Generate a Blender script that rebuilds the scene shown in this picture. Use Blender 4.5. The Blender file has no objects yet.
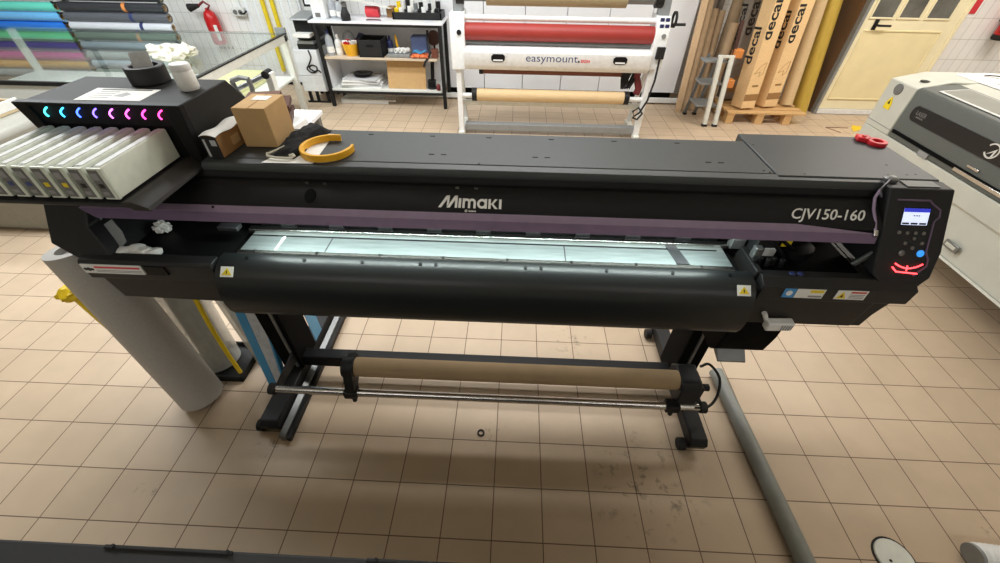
import bpy, bmesh, math, random
from mathutils import Vector, Matrix
random.seed(7)
C = bpy.context.scene.collection
OFF = {}

# ------------------------------------------------------------------ materials
def new_mat(name):
    m = bpy.data.materials.new(name); m.use_nodes = True
    return m, m.node_tree.nodes, m.node_tree.links, m.node_tree.nodes['Principled BSDF']

def pmat(name, col, rough=.5, metal=0., var=.06, nscale=30., bump=0., spec=.5, trans=0., emit=None, estr=0., coat=0., scale3=None, alpha=1., sheen=0.):
    """principled surface with a fine procedural colour / roughness variation"""
    m, n, l, p = new_mat(name)
    tc = n.new('ShaderNodeTexCoord')
    no = n.new('ShaderNodeTexNoise'); no.inputs['Scale'].default_value = nscale; no.inputs['Detail'].default_value = 4
    src = tc.outputs['Object']
    if scale3:
        mp = n.new('ShaderNodeMapping'); mp.inputs['Scale'].default_value = scale3
        l.new(src, mp.inputs['Vector']); src = mp.outputs['Vector']
    l.new(src, no.inputs['Vector'])
    r = n.new('ShaderNodeValToRGB')
    a = [max(0, c*(1-var)) for c in col[:3]]; b = [min(1, c*(1+var)) for c in col[:3]]
    r.color_ramp.elements[0].position = .3; r.color_ramp.elements[1].position = .7
    r.color_ramp.elements[0].color = (*a, 1); r.color_ramp.elements[1].color = (*b, 1)
    l.new(no.outputs['Fac'], r.inputs['Fac']); l.new(r.outputs['Color'], p.inputs['Base Color'])
    p.inputs['Roughness'].default_value = rough; p.inputs['Metallic'].default_value = metal
    p.inputs['Specular IOR Level'].default_value = spec
    p.inputs['Transmission Weight'].default_value = trans
    p.inputs['Coat Weight'].default_value = coat
    p.inputs['Sheen Weight'].default_value = sheen
    p.inputs['Alpha'].default_value = alpha
    if emit:
        p.inputs['Emission Color'].default_value = (*emit, 1); p.inputs['Emission Strength'].default_value = estr
    if bump:
        bp = n.new('ShaderNodeBump'); bp.inputs['Strength'].default_value = bump; bp.inputs['Distance'].default_value = .01
        l.new(no.outputs['Fac'], bp.inputs['Height']); l.new(bp.outputs['Normal'], p.inputs['Normal'])
    return m

def s2l(r, g, b):
    f = lambda c: (c/255/12.92) if c/255 <= .04045 else ((c/255+.055)/1.055)**2.4
    return (f(r), f(g), f(b))

def glass_mat(name, tint=(.97, .99, .98), refl=1.):
    m = bpy.data.materials.new(name); m.use_nodes = True
    n = m.node_tree.nodes; l = m.node_tree.links; n.clear()
    o = n.new('ShaderNodeOutputMaterial'); mx = n.new('ShaderNodeMixShader')
    t = n.new('ShaderNodeBsdfTransparent'); t.inputs['Color'].default_value = (*tint, 1)
    g = n.new('ShaderNodeBsdfGlossy'); g.inputs['Roughness'].default_value = .03
    lw = n.new('ShaderNodeLayerWeight'); lw.inputs['Blend'].default_value = .5
    fr = n.new('ShaderNodeMath'); fr.operation = 'POWER'; fr.inputs[1].default_value = 7.; l.new(lw.outputs['Facing'], fr.inputs[0])
    ns = n.new('ShaderNodeTexNoise'); ns.inputs['Scale'].default_value = 3.
    mu = n.new('ShaderNodeMath'); mu.operation = 'MULTIPLY_ADD'; mu.inputs[1].default_value = .06; 
    l.new(ns.outputs['Fac'], mu.inputs[0]); l.new(fr.outputs[0], mu.inputs[2])
    l.new(mu.outputs[0], mx.inputs['Fac']); l.new(t.outputs[0], mx.inputs[1]); l.new(g.outputs[0], mx.inputs[2])
    l.new(mx.outputs[0], o.inputs['Surface'])
    return m

def film_mat(name, col, op=.5, rough=.25):
    m, n, l, p = new_mat(name)
    w = n.new('ShaderNodeTexNoise'); w.inputs['Scale'].default_value = 9.; w.inputs['Detail'].default_value = 5
    r = n.new('ShaderNodeMapRange'); r.inputs['To Min'].default_value = op*.75; r.inputs['To Max'].default_value = min(1, op*1.25)
    l.new(w.outputs['Fac'], r.inputs['Value']); l.new(r.outputs[0], p.inputs['Alpha'])
    p.inputs['Base Color'].default_value = (*col, 1); p.inputs['Roughness'].default_value = rough
    return m

M = {}
def mm(k, *a, **kw): M[k] = pmat(k, *a, **kw)
mm('black_plastic', s2l(38, 38, 39), .48, spec=.28)
mm('black_deep', s2l(18, 18, 19), .5, spec=.2)
mm('lid_grey', s2l(58, 62, 63), .45, nscale=60, var=.05, spec=.45)
mm('unit_grey', s2l(32, 32, 31), .62, spec=.26)
mm('panel_black', s2l(30, 30, 31), .55, spec=.15)
mm('casing_black', s2l(46, 44, 42), .5, spec=.25)
mm('apron_black', s2l(29, 32, 33), .36, spec=.42, nscale=200)
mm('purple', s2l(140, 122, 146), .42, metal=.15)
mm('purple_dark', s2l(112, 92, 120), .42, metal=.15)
mm('aluminium', s2l(168, 178, 178), .42, metal=.8, nscale=5, var=.16, scale3=(1.5, 14, 14))
mm('alu_dark', s2l(95, 95, 98), .4, metal=.8)
mm('steel', s2l(200, 198, 194), .25, metal=1.)
mm('steel_grey', s2l(128, 130, 130), .4, metal=.6)
mm('logo_silver', s2l(214, 212, 206), .45)
mm('white_plastic', s2l(236, 238, 238), .4)
mm('white_panel', s2l(242, 245, 250), .35, nscale=4, var=.02)
mm('white_paint', s2l(232, 235, 230), .45, nscale=8, var=.03)
mm('cream_metal', s2l(226, 228, 220), .42)
mm('laser_white', s2l(200, 201, 190), .42, nscale=10, var=.03)
mm('laser_grey', s2l(92, 96, 92), .5, nscale=120, var=.08)
mm('laser_black', s2l(26, 26, 27), .3)
mm('silver_plastic', s2l(222, 228, 214), .45, metal=.0)
mm('silver_light', s2l(222, 222, 218), .4, metal=.1)
mm('label_grey', s2l(112, 112, 110), .5)
mm('kraft', s2l(214, 186, 142), .75, nscale=12, var=.06, scale3=(1, 12, 12))
mm('kraft_core', s2l(172, 146, 110), .75, nscale=12, var=.06)
mm('cardboard', s2l(238, 202, 150), .82, nscale=20, var=.06, scale3=(1, 1, 9))
mm('cardboard_dark', s2l(158, 118, 72), .82, nscale=20, var=.08)
mm('cardboard_box', s2l(196, 160, 110), .85, nscale=25, var=.05)
mm('card_shaded', s2l(138, 128, 116), .85)  # cardboard with the shade at the back put into its colour
mm('tube_card', s2l(178, 152, 120), .8, nscale=16, var=.08)
mm('red_roller', s2l(158, 52, 46), .5, nscale=6, var=.05)
mm('red', s2l(200, 30, 34), .4)
mm('red_tool', s2l(214, 34, 48), .35)
mm('navy', s2l(45, 58, 110), .5)
mm('blue_ink', s2l(58, 74, 130), .5)
mm('blue_film', s2l(70, 150, 196), .35)
mm('blue_fabric', s2l(88, 100, 136), .9, nscale=90, var=.12)
mm('blue_label', s2l(70, 150, 215), .5)
mm('yellow', s2l(240, 205, 20), .45)
mm('yellow_ring', s2l(240, 180, 40), .42)
mm('yellow_pipe', s2l(240, 212, 40), .45)
mm('gold', s2l(214, 182, 84), .36, metal=.35, nscale=10, var=.06, scale3=(8, 8, .6))
mm('orange', s2l(240, 130, 80), .8, nscale=120, var=.2)
mm('orange_plastic', s2l(222, 140, 72), .5)
mm('board_brown', s2l(92, 66, 52), .6)
mm('brown', s2l(112, 62, 44), .6)
mm('brown_dark', s2l(74, 44, 36), .55)
mm('brown_wall', s2l(112, 82, 52), .6, nscale=3, var=.15)
mm('wood', s2l(214, 174, 120), .7, nscale=10, var=.14, scale3=(2, 14, 14))
mm('shelf_wood', s2l(214, 196, 172), .6, nscale=10, var=.08, scale3=(1.5, 14, 14))
mm('plank', s2l(206, 176, 140), .6, nscale=10, var=.1, scale3=(14, 14, 1))
mm('cream_door', s2l(246, 236, 200), .42, nscale=5, var=.04)
mm('cream_panel', s2l(242, 228, 182), .45, nscale=5, var=.05)
mm('dark_glass', s2l(104, 104, 98), .12, nscale=6, var=.3)
mm('rubber', s2l(24, 24, 24), .7)
mm('black_metal', s2l(30, 30, 31), .5, metal=.1, spec=.3)
mm('core_tan', s2l(168, 154, 122), .75, nscale=12, var=.06, scale3=(1, 12, 12))
mm('window_grey', s2l(150, 150, 142), .3, nscale=6, var=.1)
mm('black_cloth', s2l(22, 22, 23), .95, nscale=60, var=.3, bump=.3)
mm('paper', s2l(238, 238, 234), .8, nscale=30, var=.03)
mm('paper_grey', s2l(196, 198, 200), .8, nscale=40, var=.12)
mm('tissue', s2l(214, 210, 194), .9, nscale=40, var=.05, bump=.4)
mm('jar', s2l(240, 241, 238), .35)
mm('bubble', s2l(178, 174, 168), .55, nscale=120, var=.05, bump=.15)
mm('bubble_core', s2l(120, 118, 114), .7)
mm('grey_pipe', s2l(138, 140, 134), .45)
mm('cart_top', s2l(196, 197, 192), .5)
mm('slot_shade_grey', s2l(58, 59, 57), .6)
mm('grey_box', s2l(150, 148, 138), .55)
mm('grey_metal', s2l(150, 154, 156), .45, metal=.4)
mm('warn_yellow', s2l(238, 212, 40), .5)
mm('ink_black', (.012, .012, .012), .6)
mm('grey_text', s2l(150, 150, 150), .6)
mm('label_tan', s2l(206, 186, 150), .6)
mm('matte_black', s2l(16, 16, 16), .8, spec=.06)
mm('table_dark', s2l(26, 27, 28), .65, nscale=80)
mm('socket', s2l(225, 226, 224), .4)
mm('wine', s2l(120, 40, 44), .5)
mm('sign_red', s2l(220, 60, 70), .5)
mm('pale_yellow', s2l(228, 226, 176), .7)
mm('ext_red', s2l(196, 28, 32), .3)
mm('plastic_dark_blue', s2l(40, 48, 96), .35)
mm('screen_white', s2l(225, 232, 250), .3, emit=s2l(205, 218, 250), estr=.9)
mm('screen_blue', s2l(60, 70, 190), .3, emit=s2l(40, 50, 190), estr=.8)
mm('led_red', s2l(255, 60, 60), .3, emit=(1., .05, .06), estr=5.)
mm('led_blue', s2l(40, 140, 230), .3, emit=(.05, .35, .95), estr=.8)
M['glass'] = glass_mat('glass')
M['clear_film'] = film_mat('clear_film', s2l(200, 198, 190), .6)
M['bottle_clear'] = film_mat('bottle_clear', s2l(215, 222, 230), .45, .12)

# vinyl colours
VIN = dict(teal=(110, 224, 206), sky=(116, 190, 248), blue=(40, 122, 226), green=(112, 190, 58), violet=(104, 52, 178), magenta=(222, 46, 158),
           ochre=(240, 186, 70), silver=(176, 186, 186), taupe=(148, 124, 92), black=(52, 54, 60), graphite=(92, 96, 104), chrome=(214, 218, 226), sage=(150, 168, 156), ice=(186, 200, 214), deepgreen=(30, 88, 84))
for k, v in VIN.items(): mm('vinyl_'+k, s2l(*v), .28, var=.04, nscale=8, scale3=(.5, 8, 8), coat=.3)

# ------------------------------------------------------------------ mesh builder
class MB:
    def __init__(s): s.bm = bmesh.new()
    def box(s, x0, x1, y0, y1, z0, z1, mat=None):
        vs = [s.bm.verts.new((x, y, z)) for x in (x0, x1) for y in (y0, y1) for z in (z0, z1)]
        if mat is not None:
            for v in vs: v.co = mat @ v.co
        for f in ((0,1,3,2),(4,6,7,5),(0,4,5,1),(2,3,7,6),(0,2,6,4),(1,5,7,3)):
            s.bm.faces.new([vs[i] for i in f])
        return s
    def prism(s, poly, axis, a0, a1, mat=None):
        """2-D polygon extruded along an axis; axis 'x': poly=(y,z); 'y': (x,z); 'z': (x,y)"""
        def P(p, a):
            v = {'x': (a, p[0], p[1]), 'y': (p[0], a, p[1]), 'z': (p[0], p[1], a)}[axis]
            return mat @ Vector(v) if mat is not None else Vector(v)
        A = [s.bm.verts.new(P(p, a0)) for p in poly]; B = [s.bm.verts.new(P(p, a1)) for p in poly]
        n = len(poly)
        s.bm.faces.new(A); s.bm.faces.new(B[::-1])
        for i in range(n): s.bm.faces.new([A[i], B[i], B[(i+1) % n], A[(i+1) % n]])
        return s
    def hexa(s, p):
        """8 points: bottom ring of 4 then top ring of 4"""
        v = [s.bm.verts.new(q) for q in p]
        for f in ((3,2,1,0),(4,5,6,7),(0,1,5,4),(1,2,6,5),(2,3,7,6),(3,0,4,7)): s.bm.faces.new([v[i] for i in f])
        return s
    def tube(s, pts, r, seg=10, caps=True):
        pts = [Vector(p) for p in pts]; R = r if isinstance(r, (list, tuple)) else [r]*len(pts)
        rings = []; up = None
        for i, p in enumerate(pts):
            d = (pts[min(i+1, len(pts)-1)] - pts[max(i-1, 0)]).normalized()
            if up is None:
                up = Vector((0, 0, 1)) if abs(d.z) < .9 else Vector((1, 0, 0))
            u = (up - d*up.dot(d)).normalized(); w = d.cross(u); up = u
            rings.append([s.bm.verts.new(p + R[i]*(math.cos(2*math.pi*k/seg)*u + math.sin(2*math.pi*k/seg)*w)) for k in range(seg)])
        for a, b in zip(rings, rings[1:]):
            for k in range(seg): s.bm.faces.new([a[k], a[(k+1) % seg], b[(k+1) % seg], b[k]])
        if caps: s.bm.faces.new(rings[0][::-1]); s.bm.faces.new(rings[-1])
        return s
    def cyl(s, p0, p1, r, r1=None, seg=24, caps=True):
        return s.tube([p0, p1], [r, r if r1 is None else r1], seg, caps)
    def pipe(s, p0, p1, ro, ri, seg=28):
        """hollow tube with wall thickness"""
        p0 = Vector(p0); p1 = Vector(p1); d = (p1-p0).normalized()
        up = Vector((0, 0, 1)) if abs(d.z) < .9 else Vector((1, 0, 0))
        u = (up-d*up.dot(d)).normalized(); w = d.cross(u)
        rg = [[s.bm.verts.new(p + r*(math.cos(2*math.pi*k/seg)*u+math.sin(2*math.pi*k/seg)*w)) for k in range(seg)] for p, r in ((p0, ro), (p1, ro), (p1, ri), (p0, ri))]
        for j in range(4):
            a, b = rg[j], rg[(j+1) % 4]
            for k in range(seg): s.bm.faces.new([a[k], a[(k+1) % seg], b[(k+1) % seg], b[k]])
        return s
    def lathe(s, prof, c=(0, 0, 0), seg=24, sx=1., sy=1.):
        rings = []
        for r, z in prof:
            if r < 1e-6: rings.append([s.bm.verts.new((c[0], c[1], c[2]+z))])
            else: rings.append([s.bm.verts.new((c[0]+sx*r*math.cos(2*math.pi*k/seg), c[1]+sy*r*math.sin(2*math.pi*k/seg), c[2]+z)) for k in range(seg)])
        for a, b in zip(rings, rings[1:]):
            for k in range(seg):
                q = [a[k % len(a)], a[(k+1) % len(a)], b[(k+1) % len(b)], b[k % len(b)]]
                u = []
                for v in q:
                    if v not in u: u.append(v)
                if len(u) > 2: s.bm.faces.new(u)
        return s
    def blob(s, c, r, sub=3, noise=.15, freq=6., seed=0, flat=None):
        from mathutils import noise as N
        res = bmesh.ops.create_icosphere(s.bm, subdivisions=sub, radius=1.)
        for v in res['verts']:
            d = v.co.copy(); k = 1 + noise*N.noise(d*freq*.5+Vector((seed*7.1, seed*3.3, 1.7))) + noise*.5*N.noise(d*freq+Vector((seed, 5, 9)))
            v.co = Vector((c[0]+d.x*r[0]*k, c[1]+d.y*r[1]*k, c[2]+d.z*r[2]*k))
            if flat is not None and v.co.z < flat: v.co.z = flat
        return s
    def sheet(s, f, nu, nv, th=.0):
        P_ = [[Vector(f(i/nu, j/nv)) for j in range(nv+1)] for i in range(nu+1)]
        g = [[s.bm.verts.new(p) for p in r] for r in P_]
        for i in range(nu):
            for j in range(nv): s.bm.faces.new([g[i][j], g[i+1][j], g[i+1][j+1], g[i][j+1]])
        if th:
            def nrm(i, j):
                u = P_[min(i+1, nu)][j]-P_[max(i-1, 0)][j]; v = P_[i][min(j+1, nv)]-P_[i][max(j-1, 0)]
                return u.cross(v).normalized()
            h = [[s.bm.verts.new(P_[i][j]-nrm(i, j)*th) for j in range(nv+1)] for i in range(nu+1)]
            for i in range(nu):
                for j in range(nv): s.bm.faces.new([h[i][j], h[i][j+1], h[i+1][j+1], h[i+1][j]])
            for i in range(nu):
                for j in (0, nv): s.bm.faces.new([g[i][j], g[i+1][j], h[i+1][j], h[i][j]])
            for j in range(nv):
                for i in (0, nu): s.bm.faces.new([g[i][j], g[i][j+1], h[i][j+1], h[i][j]])
        return s
    def xf(s, mat):
        for v in s.bm.verts: v.co = mat @ v.co
        return s
    def build(s, name, mat, parent=None, bevel=0., origin=None, smooth=True, ang=38):
        bm = s.bm
        bmesh.ops.recalc_face_normals(bm, faces=bm.faces[:])
        if parent is not None: off = OFF[parent.name]
        elif origin is not None: off = Vector(origin)
        else:
            xs = [v.co for v in bm.verts]
            off = Vector(((min(v.x for v in xs)+max(v.x for v in xs))/2, (min(v.y for v in xs)+max(v.y for v in xs))/2, min(v.z for v in xs)))
        for v in bm.verts: v.co -= off
        if smooth:
            for f in bm.faces: f.smooth = True
            for e in bm.edges:
                e.smooth = not (len(e.link_faces) != 2 or e.calc_face_angle(0) > math.radians(ang))
        me = bpy.data.meshes.new(name); bm.to_mesh(me); bm.free()
        me.materials.append(M[mat] if isinstance(mat, str) else mat)
        o = bpy.data.objects.new(name, me); C.objects.link(o)
        if parent is not None: o.parent = parent
        else: o.location = off
        OFF[o.name] = off
        if bevel:
            b = o.modifiers.new('bevel', 'BEVEL'); b.width = bevel; b.segments = 2; b.limit_method = 'ANGLE'; b.angle_limit = math.radians(40)
        return o

def sm(pts, n=6):
    P_ = [Vector(p) for p in pts]; P_ = [2*P_[0]-P_[1]]+P_+[2*P_[-1]-P_[-2]]; out = []
    for i in range(1, len(P_)-2):
        for k in range(n):
            t = k/n; a, b, c, d = P_[i-1:i+3]
            out.append(.5*((2*b)+(c-a)*t+(2*a-5*b+4*c-d)*t*t+(3*b-a-3*c+d)*t**3))
    return out+[P_[-2]]

def tag(o, label, cat=None, group=None, kind=None):
    if label: o['label'] = label
    if cat: o['category'] = cat
    if group: o['group'] = group
    if kind: o['kind'] = kind
    return o

def thing(name, label, cat, loc, group=None):
    o = bpy.data.objects.new(name, None); C.objects.link(o); o.empty_display_size = .1
    o.location = loc; OFF[o.name] = Vector(loc)
    return tag(o, label, cat, group)

def one(mb, name, mat, label, cat, group=None, bevel=0., origin=None):
    return tag(mb.build(name, mat, None, bevel, origin), label, cat, group)

def copy_thing(root, loc, label=None, rot=None):
    def cp(o, par):
        c = o.copy(); C.objects.link(c); OFF[c.name] = OFF.get(o.name, Vector((0, 0, 0)))
        if par is not None: c.parent = par
        for k in list(o.children): cp(k, c)
        return c
    r = cp(root, None); r.location = loc
    if rot is not None: r.rotation_euler = rot
    if label: r['label'] = label
    return r

def frame(o, xd, yd):
    """matrix from an origin, a writing direction and an up direction"""
    x = Vector(xd).normalized(); y = Vector(yd); y = (y-x*y.dot(x)).normalized(); z = x.cross(y)
    m = Matrix((x, y, z)).transposed().to_4x4(); m.translation = Vector(o)
    return m

def text(name, body, mat, parent, mtx, size, bold=0., shear=0., width=None, depth=.0006, spacing=1., align='LEFT', clip=None):
    cu = bpy.data.curves.new(name, 'FONT'); cu.body = body; cu.size = size; cu.offset = bold; cu.shear = shear
    cu.extrude = depth; cu.space_character = spacing; cu.align_x = align; cu.resolution_u = 3
    t = bpy.data.objects.new(name, cu); C.objects.link(t)
    dg = bpy.context.evaluated_depsgraph_get(); dg.update()
    me = bpy.data.meshes.new_from_object(t.evaluated_get(dg))
    C.objects.unlink(t); bpy.data.objects.remove(t); bpy.data.curves.remove(cu)
    if width:
        xs = [v.co.x for v in me.vertices]; k = width/(max(xs)-min(xs))
        for v in me.vertices: v.co.x *= k
    if clip:
        b_ = bmesh.new(); b_.from_mesh(me)
        bmesh.ops.bisect_plane(b_, geom=b_.verts[:]+b_.edges[:]+b_.faces[:], plane_co=(0, clip, 0), plane_no=(0, 1, 0), clear_outer=True)
        b_.to_mesh(me); b_.free()
    off = OFF[parent.name]
    for v in me.vertices: v.co = (mtx @ v.co) - off
    me.materials.clear(); me.materials.append(M[mat])
    o = bpy.data.objects.new(name, me); C.objects.link(o); o.parent = parent; OFF[o.name] = off
    return o

def plate(mtx, w, h, th=.001):
    """thin plate in a frame: x 0..w, y 0..h, thickness along the normal"""
    return MB().box(0, w, 0, h, -.0005, th, mat=mtx)
# ------------------------------------------------------------------ setting
def tile_mat(name, c1, c2, grout, w, h, ox, oy, axes, mortar, rough, stain=None, spec=.5, noise=.0):
    m, n, l, p = new_mat(name)
    g = n.new('ShaderNodeNewGeometry'); sp = n.new('ShaderNodeSeparateXYZ'); l.new(g.outputs['Position'], sp.inputs[0])
    cb = n.new('ShaderNodeCombineXYZ')
    for i, (ax, o) in enumerate(zip(axes, (ox, oy))):
        a = n.new('ShaderNodeMath'); a.operation = 'ADD'; a.inputs[1].default_value = -o + 40*(w, h)[i]
        l.new(sp.outputs[ax], a.inputs[0]); l.new(a.outputs[0], cb.inputs[i])
    b = n.new('ShaderNodeTexBrick'); b.offset = 0; b.squash = 1
    b.inputs['Scale'].default_value = 1; b.inputs['Brick Width'].default_value = w; b.inputs['Row Height'].default_value = h
    b.inputs['Mortar Size'].default_value = mortar; b.inputs['Mortar Smooth'].default_value = .2; b.inputs['Bias'].default_value = 0
    b.inputs['Color1'].default_value = (*c1, 1); b.inputs['Color2'].default_value = (*c2, 1); b.inputs['Mortar'].default_value = (*grout, 1)
    l.new(cb.outputs[0], b.inputs['Vector'])
    col = b.outputs['Color']
    # soft mottling
    nz = n.new('ShaderNodeTexNoise'); nz.inputs['Scale'].default_value = 7; nz.inputs['Detail'].default_value = 6
    l.new(g.outputs['Position'], nz.inputs['Vector'])
    mr = n.new('ShaderNodeMapRange'); mr.inputs['From Min'].default_value = .3; mr.inputs['From Max'].default_value = .7
    mr.inputs['To Min'].default_value = 1-noise; mr.inputs['To Max'].default_value = 1+noise*.4
    l.new(nz.outputs['Fac'], mr.inputs['Value'])
    mx = n.new('ShaderNodeMix'); mx.data_type = 'RGBA'; mx.blend_type = 'MULTIPLY'; mx.inputs['Factor'].default_value = 1
    l.new(col, mx.inputs['A']); l.new(mr.outputs[0], mx.inputs['B']); col = mx.outputs['Result']
    for (x, y, r, st, sc) in (stain or []):
        d = n.new('ShaderNodeVectorMath'); d.operation = 'DISTANCE'; d.inputs[1].default_value = (x, y, 0)
        l.new(g.outputs['Position'], d.inputs[0])
        f = n.new('ShaderNodeMapRange'); f.inputs['From Min'].default_value = r; f.inputs['From Max'].default_value = r*.2
        f.inputs['To Min'].default_value = 0; f.inputs['To Max'].default_value = 1; l.new(d.outputs['Value'], f.inputs['Value'])
        k = n.new('ShaderNodeTexNoise'); k.inputs['Scale'].default_value = sc; k.inputs['Detail'].default_value = 8; k.inputs['Roughness'].default_value = .7
        l.new(g.outputs['Position'], k.inputs['Vector'])
        t = n.new('ShaderNodeMapRange'); t.inputs['From Min'].default_value = .54; t.inputs['From Max'].default_value = .68
        t.inputs['To Max'].default_value = st; l.new(k.outputs['Fac'], t.inputs['Value'])
        u = n.new('ShaderNodeMath'); u.operation = 'MULTIPLY'; l.new(f.outputs[0], u.inputs[0]); l.new(t.outputs[0], u.inputs[1])
        m2 = n.new('ShaderNodeMix'); m2.data_type = 'RGBA'; l.new(u.outputs[0], m2.inputs['Factor']); l.new(col, m2.inputs['A'])
        m2.inputs['B'].default_value = (*s2l(58, 48, 40), 1); col = m2.outputs['Result']
    l.new(col, p.inputs['Base Color'])
    rr = n.new('ShaderNodeMapRange'); rr.inputs['To Min'].default_value = rough; rr.inputs['To Max'].default_value = min(1, rough+.35)
    l.new(b.outputs['Fac'], rr.inputs['Value']); l.new(rr.outputs[0], p.inputs['Roughness'])
    bp = n.new('ShaderNodeBump'); bp.inputs['Strength'].default_value = .25; bp.inputs['Distance'].default_value = .002; bp.invert = True
    l.new(b.outputs['Fac'], bp.inputs['Height']); l.new(bp.outputs['Normal'], p.inputs['Normal'])
    p.inputs['Specular IOR Level'].default_value = spec
    M[name] = m

tile_mat('floor_tile', s2l(206, 184, 158), s2l(199, 177, 151), s2l(112, 92, 76), .2, .2, -.0335, .0857, ('X', 'Y'), .0022, .42,
         stain=[(.62, .72, .30, .8, 16), (.36, 1.50, .16, .7, 22), (-1.06, .80, .09, .8, 30), (1.95, .62, .05, .9, 20), (-1.48, .6, .06, .7, 24), (-.05, .93, .09, .6, 40)], spec=.35, noise=.06)
tile_mat('wall_tile', s2l(248, 248, 246), s2l(243, 244, 243), s2l(186, 184, 180), .1, .2, 0, .02, ('X', 'Z'), .0022, .25, noise=.02)

def st(o, label=None): o['kind'] = 'structure'; return tag(o, label)
XL, XR, YF, YB, ZC = -9.2, 6.3, -3.6, 5.95, 3.0
st(MB().box(XL, XR, YF, YB+.2, -.1, 0).build('floor', 'floor_tile'), 'beige square floor tiles with thin dark grout lines')
st(MB().box(XL, XR, YF, YB+.2, ZC, ZC+.1).build('ceiling', 'white_paint'))
st(MB().box(XL, 3.68, YB, YB+.15, 0, ZC).build('wall_back', 'wall_tile'))
st(MB().box(3.70, XR, 5.35, YB+.15, 0, ZC).build('wall_right_back', 'wall_tile'))
st(MB().box(3.68, 3.70, 5.36, YB, 0, ZC).build('wall_recess', 'brown_wall'))
st(MB().box(XL-.15, XL, YF, YB+.15, 0, ZC).build('wall_left', 'white_paint'))
st(MB().box(XR, XR+.15, YF, YB+.15, 0, ZC).build('wall_right', 'wall_tile'))
st(MB().box(XL-.15, XR+.15, YF-.15, YF, 0, ZC).build('wall_front', 'white_paint'))
# cream door with three panes
d = st(MB().box(3.72, 4.72, 5.30, 5.345, .06, 2.08).build('door_1', 'cream_door', None, .004), 'cream painted wooden door with three glass panes')
OFF['door_1'] = d.location.copy()
MB().box(3.69, 3.722, 5.285, 5.36, 0, 2.14).build('door_frame', 'grey_metal', d, .003)
MB().box(4.757, 4.772, 5.325, 5.352, 0, 2.16).build('frame_gap_shade', 'brown_dark', d)  # dark strip painted as the shade in the gap beside the frame
MB().box(4.72, 4.755, 5.29, 5.36, 0, 2.14).build('door_frame', 'cream_door', d, .003)
MB().box(3.70, 4.74, 5.285, 5.345, 2.08, 2.14).build('door_frame', 'cream_door', d, .003)
MB().box(3.725, 4.715, 5.28, 5.30, .005, .06).build('kick_strip', 'white_plastic', d, .003)
for a, b in ((3.78, 4.00), (4.07, 4.28), (4.36, 4.59)):
    f = MB()
    for q in ((a-.018, a, 1.02, 1.9), (b, b+.018, 1.02, 1.9), (a-.018, b+.018, 1.002, 1.02), (a-.018, b+.018, 1.9, 1.918)): f.box(q[0], q[1], 5.288, 5.302, q[2], q[3])
    f.build('pane_frame', 'cream_door', d, .003)
    MB().box(a, b, 5.294, 5.302, 1.02, 1.9).build('glass_pane', 'dark_glass', d)
f = MB()
for q in ((3.775, 3.79, .19, .885), (4.595, 4.61, .19, .885), (3.775, 4.61, .175, .19), (3.775, 4.61, .885, .9)): f.box(q[0], q[1], 5.288, 5.302, q[2], q[3])
f.build('panel_moulding', 'cream_panel', d, .003)
MB().box(3.79, 4.595, 5.296, 5.302, .19, .885).build('lower_panel', 'cream_panel', d)
h = MB().box(3.845, 3.885, 5.286, 5.30, .90, 1.0).build('handle_plate', 'black_metal', d, .003)
MB().tube([(3.865, 5.29, .95), (3.865, 5.245, .95), (3.885, 5.238, .95), (3.995, 5.24, .948)], .011, 10).build('handle', 'black_metal', d)
# white panelled door far left
d = st(MB().box(-3.42, -2.72, 5.91, 5.95, .03, 2.1).build('door_2', 'white_panel', None, .004), 'white panelled door behind the glass counter')
for k in range(6):
    x = -3.38+.11*k; MB().box(x, x+.085, 5.902, 5.912, .12, 2.0).build('door_slat', 'white_plastic', d, .004)
MB().box(-3.42, -2.72, 5.895, 5.93, 0, .03).build('threshold', 'black_metal', d, .002)
st(MB().box(-9.2, -3.45, 5.92, 5.95, 0, .08).build('baseboard_back', 'white_paint', None, .003))

# ceiling luminaires (out of frame, they light the room)
def luminaire(x, y, L, W, power, rz, col, label):
    t = thing('ceiling_light', label, 'lamp', (x, y, 2.93), 'fluorescent ceiling lights')
    mb = MB().box(-L/2-.03, L/2+.03, -W/2-.03, W/2+.03, .0, .065)
    R = Matrix.Rotation(rz, 4, 'Z')
    mb.xf(Matrix.Translation((x, y, 2.93)) @ R).build('housing', 'white_paint', t, .004)
    MB().box(-L/2, L/2, -W/2, W/2, -.012, 0).xf(Matrix.Translation((x, y, 2.93)) @ R).build('diffuser', 'white_plastic', t, .003)
    li = bpy.data.lights.new('tube_light', 'AREA'); li.shape = 'RECTANGLE'; li.size = L; li.size_y = W; li.energy = power; li.color = col
    lo = bpy.data.objects.new('tube_light', li); C.objects.link(lo); lo.parent = t; lo.location = (0, 0, -.016); lo.rotation_euler = (0, 0, rz)
WARM = (1., .94, .86); NEUT = (1., .98, .95); COOL = (.93, .97, 1.)
luminaire(-4.2, 3.6, 2.4, .3, 60, 0, COOL, 'long ceiling light over the glass counter')
luminaire(-.4, 3.7, 2.4, .3, 40, 0, COOL, 'long ceiling light over the laminator')
luminaire(4.0, 3.7, 2.4, .3, 72, 0, WARM, 'long ceiling light over the laser machine and door')
luminaire(-2.9, 2.5, 2.4, .3, 84, 0, COOL, 'long ceiling light left of the printer')
luminaire(.4, 2.8, 2.4, .3, 50, 0, NEUT, 'long ceiling light above the printer')
luminaire(3.4, 2.2, 2.4, .3, 7, 0, WARM, 'long ceiling light right of the printer')
luminaire(-1.4, -1.6, 2.4, .3, 20, 0, NEUT, 'added fill light behind the dark machine top at left')  # this lamp and the next are unseen, added as fill for the front
luminaire(2.0, -1.6, 2.4, .3, 18, 0, NEUT, 'added fill light behind the dark machine top at right')
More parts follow.
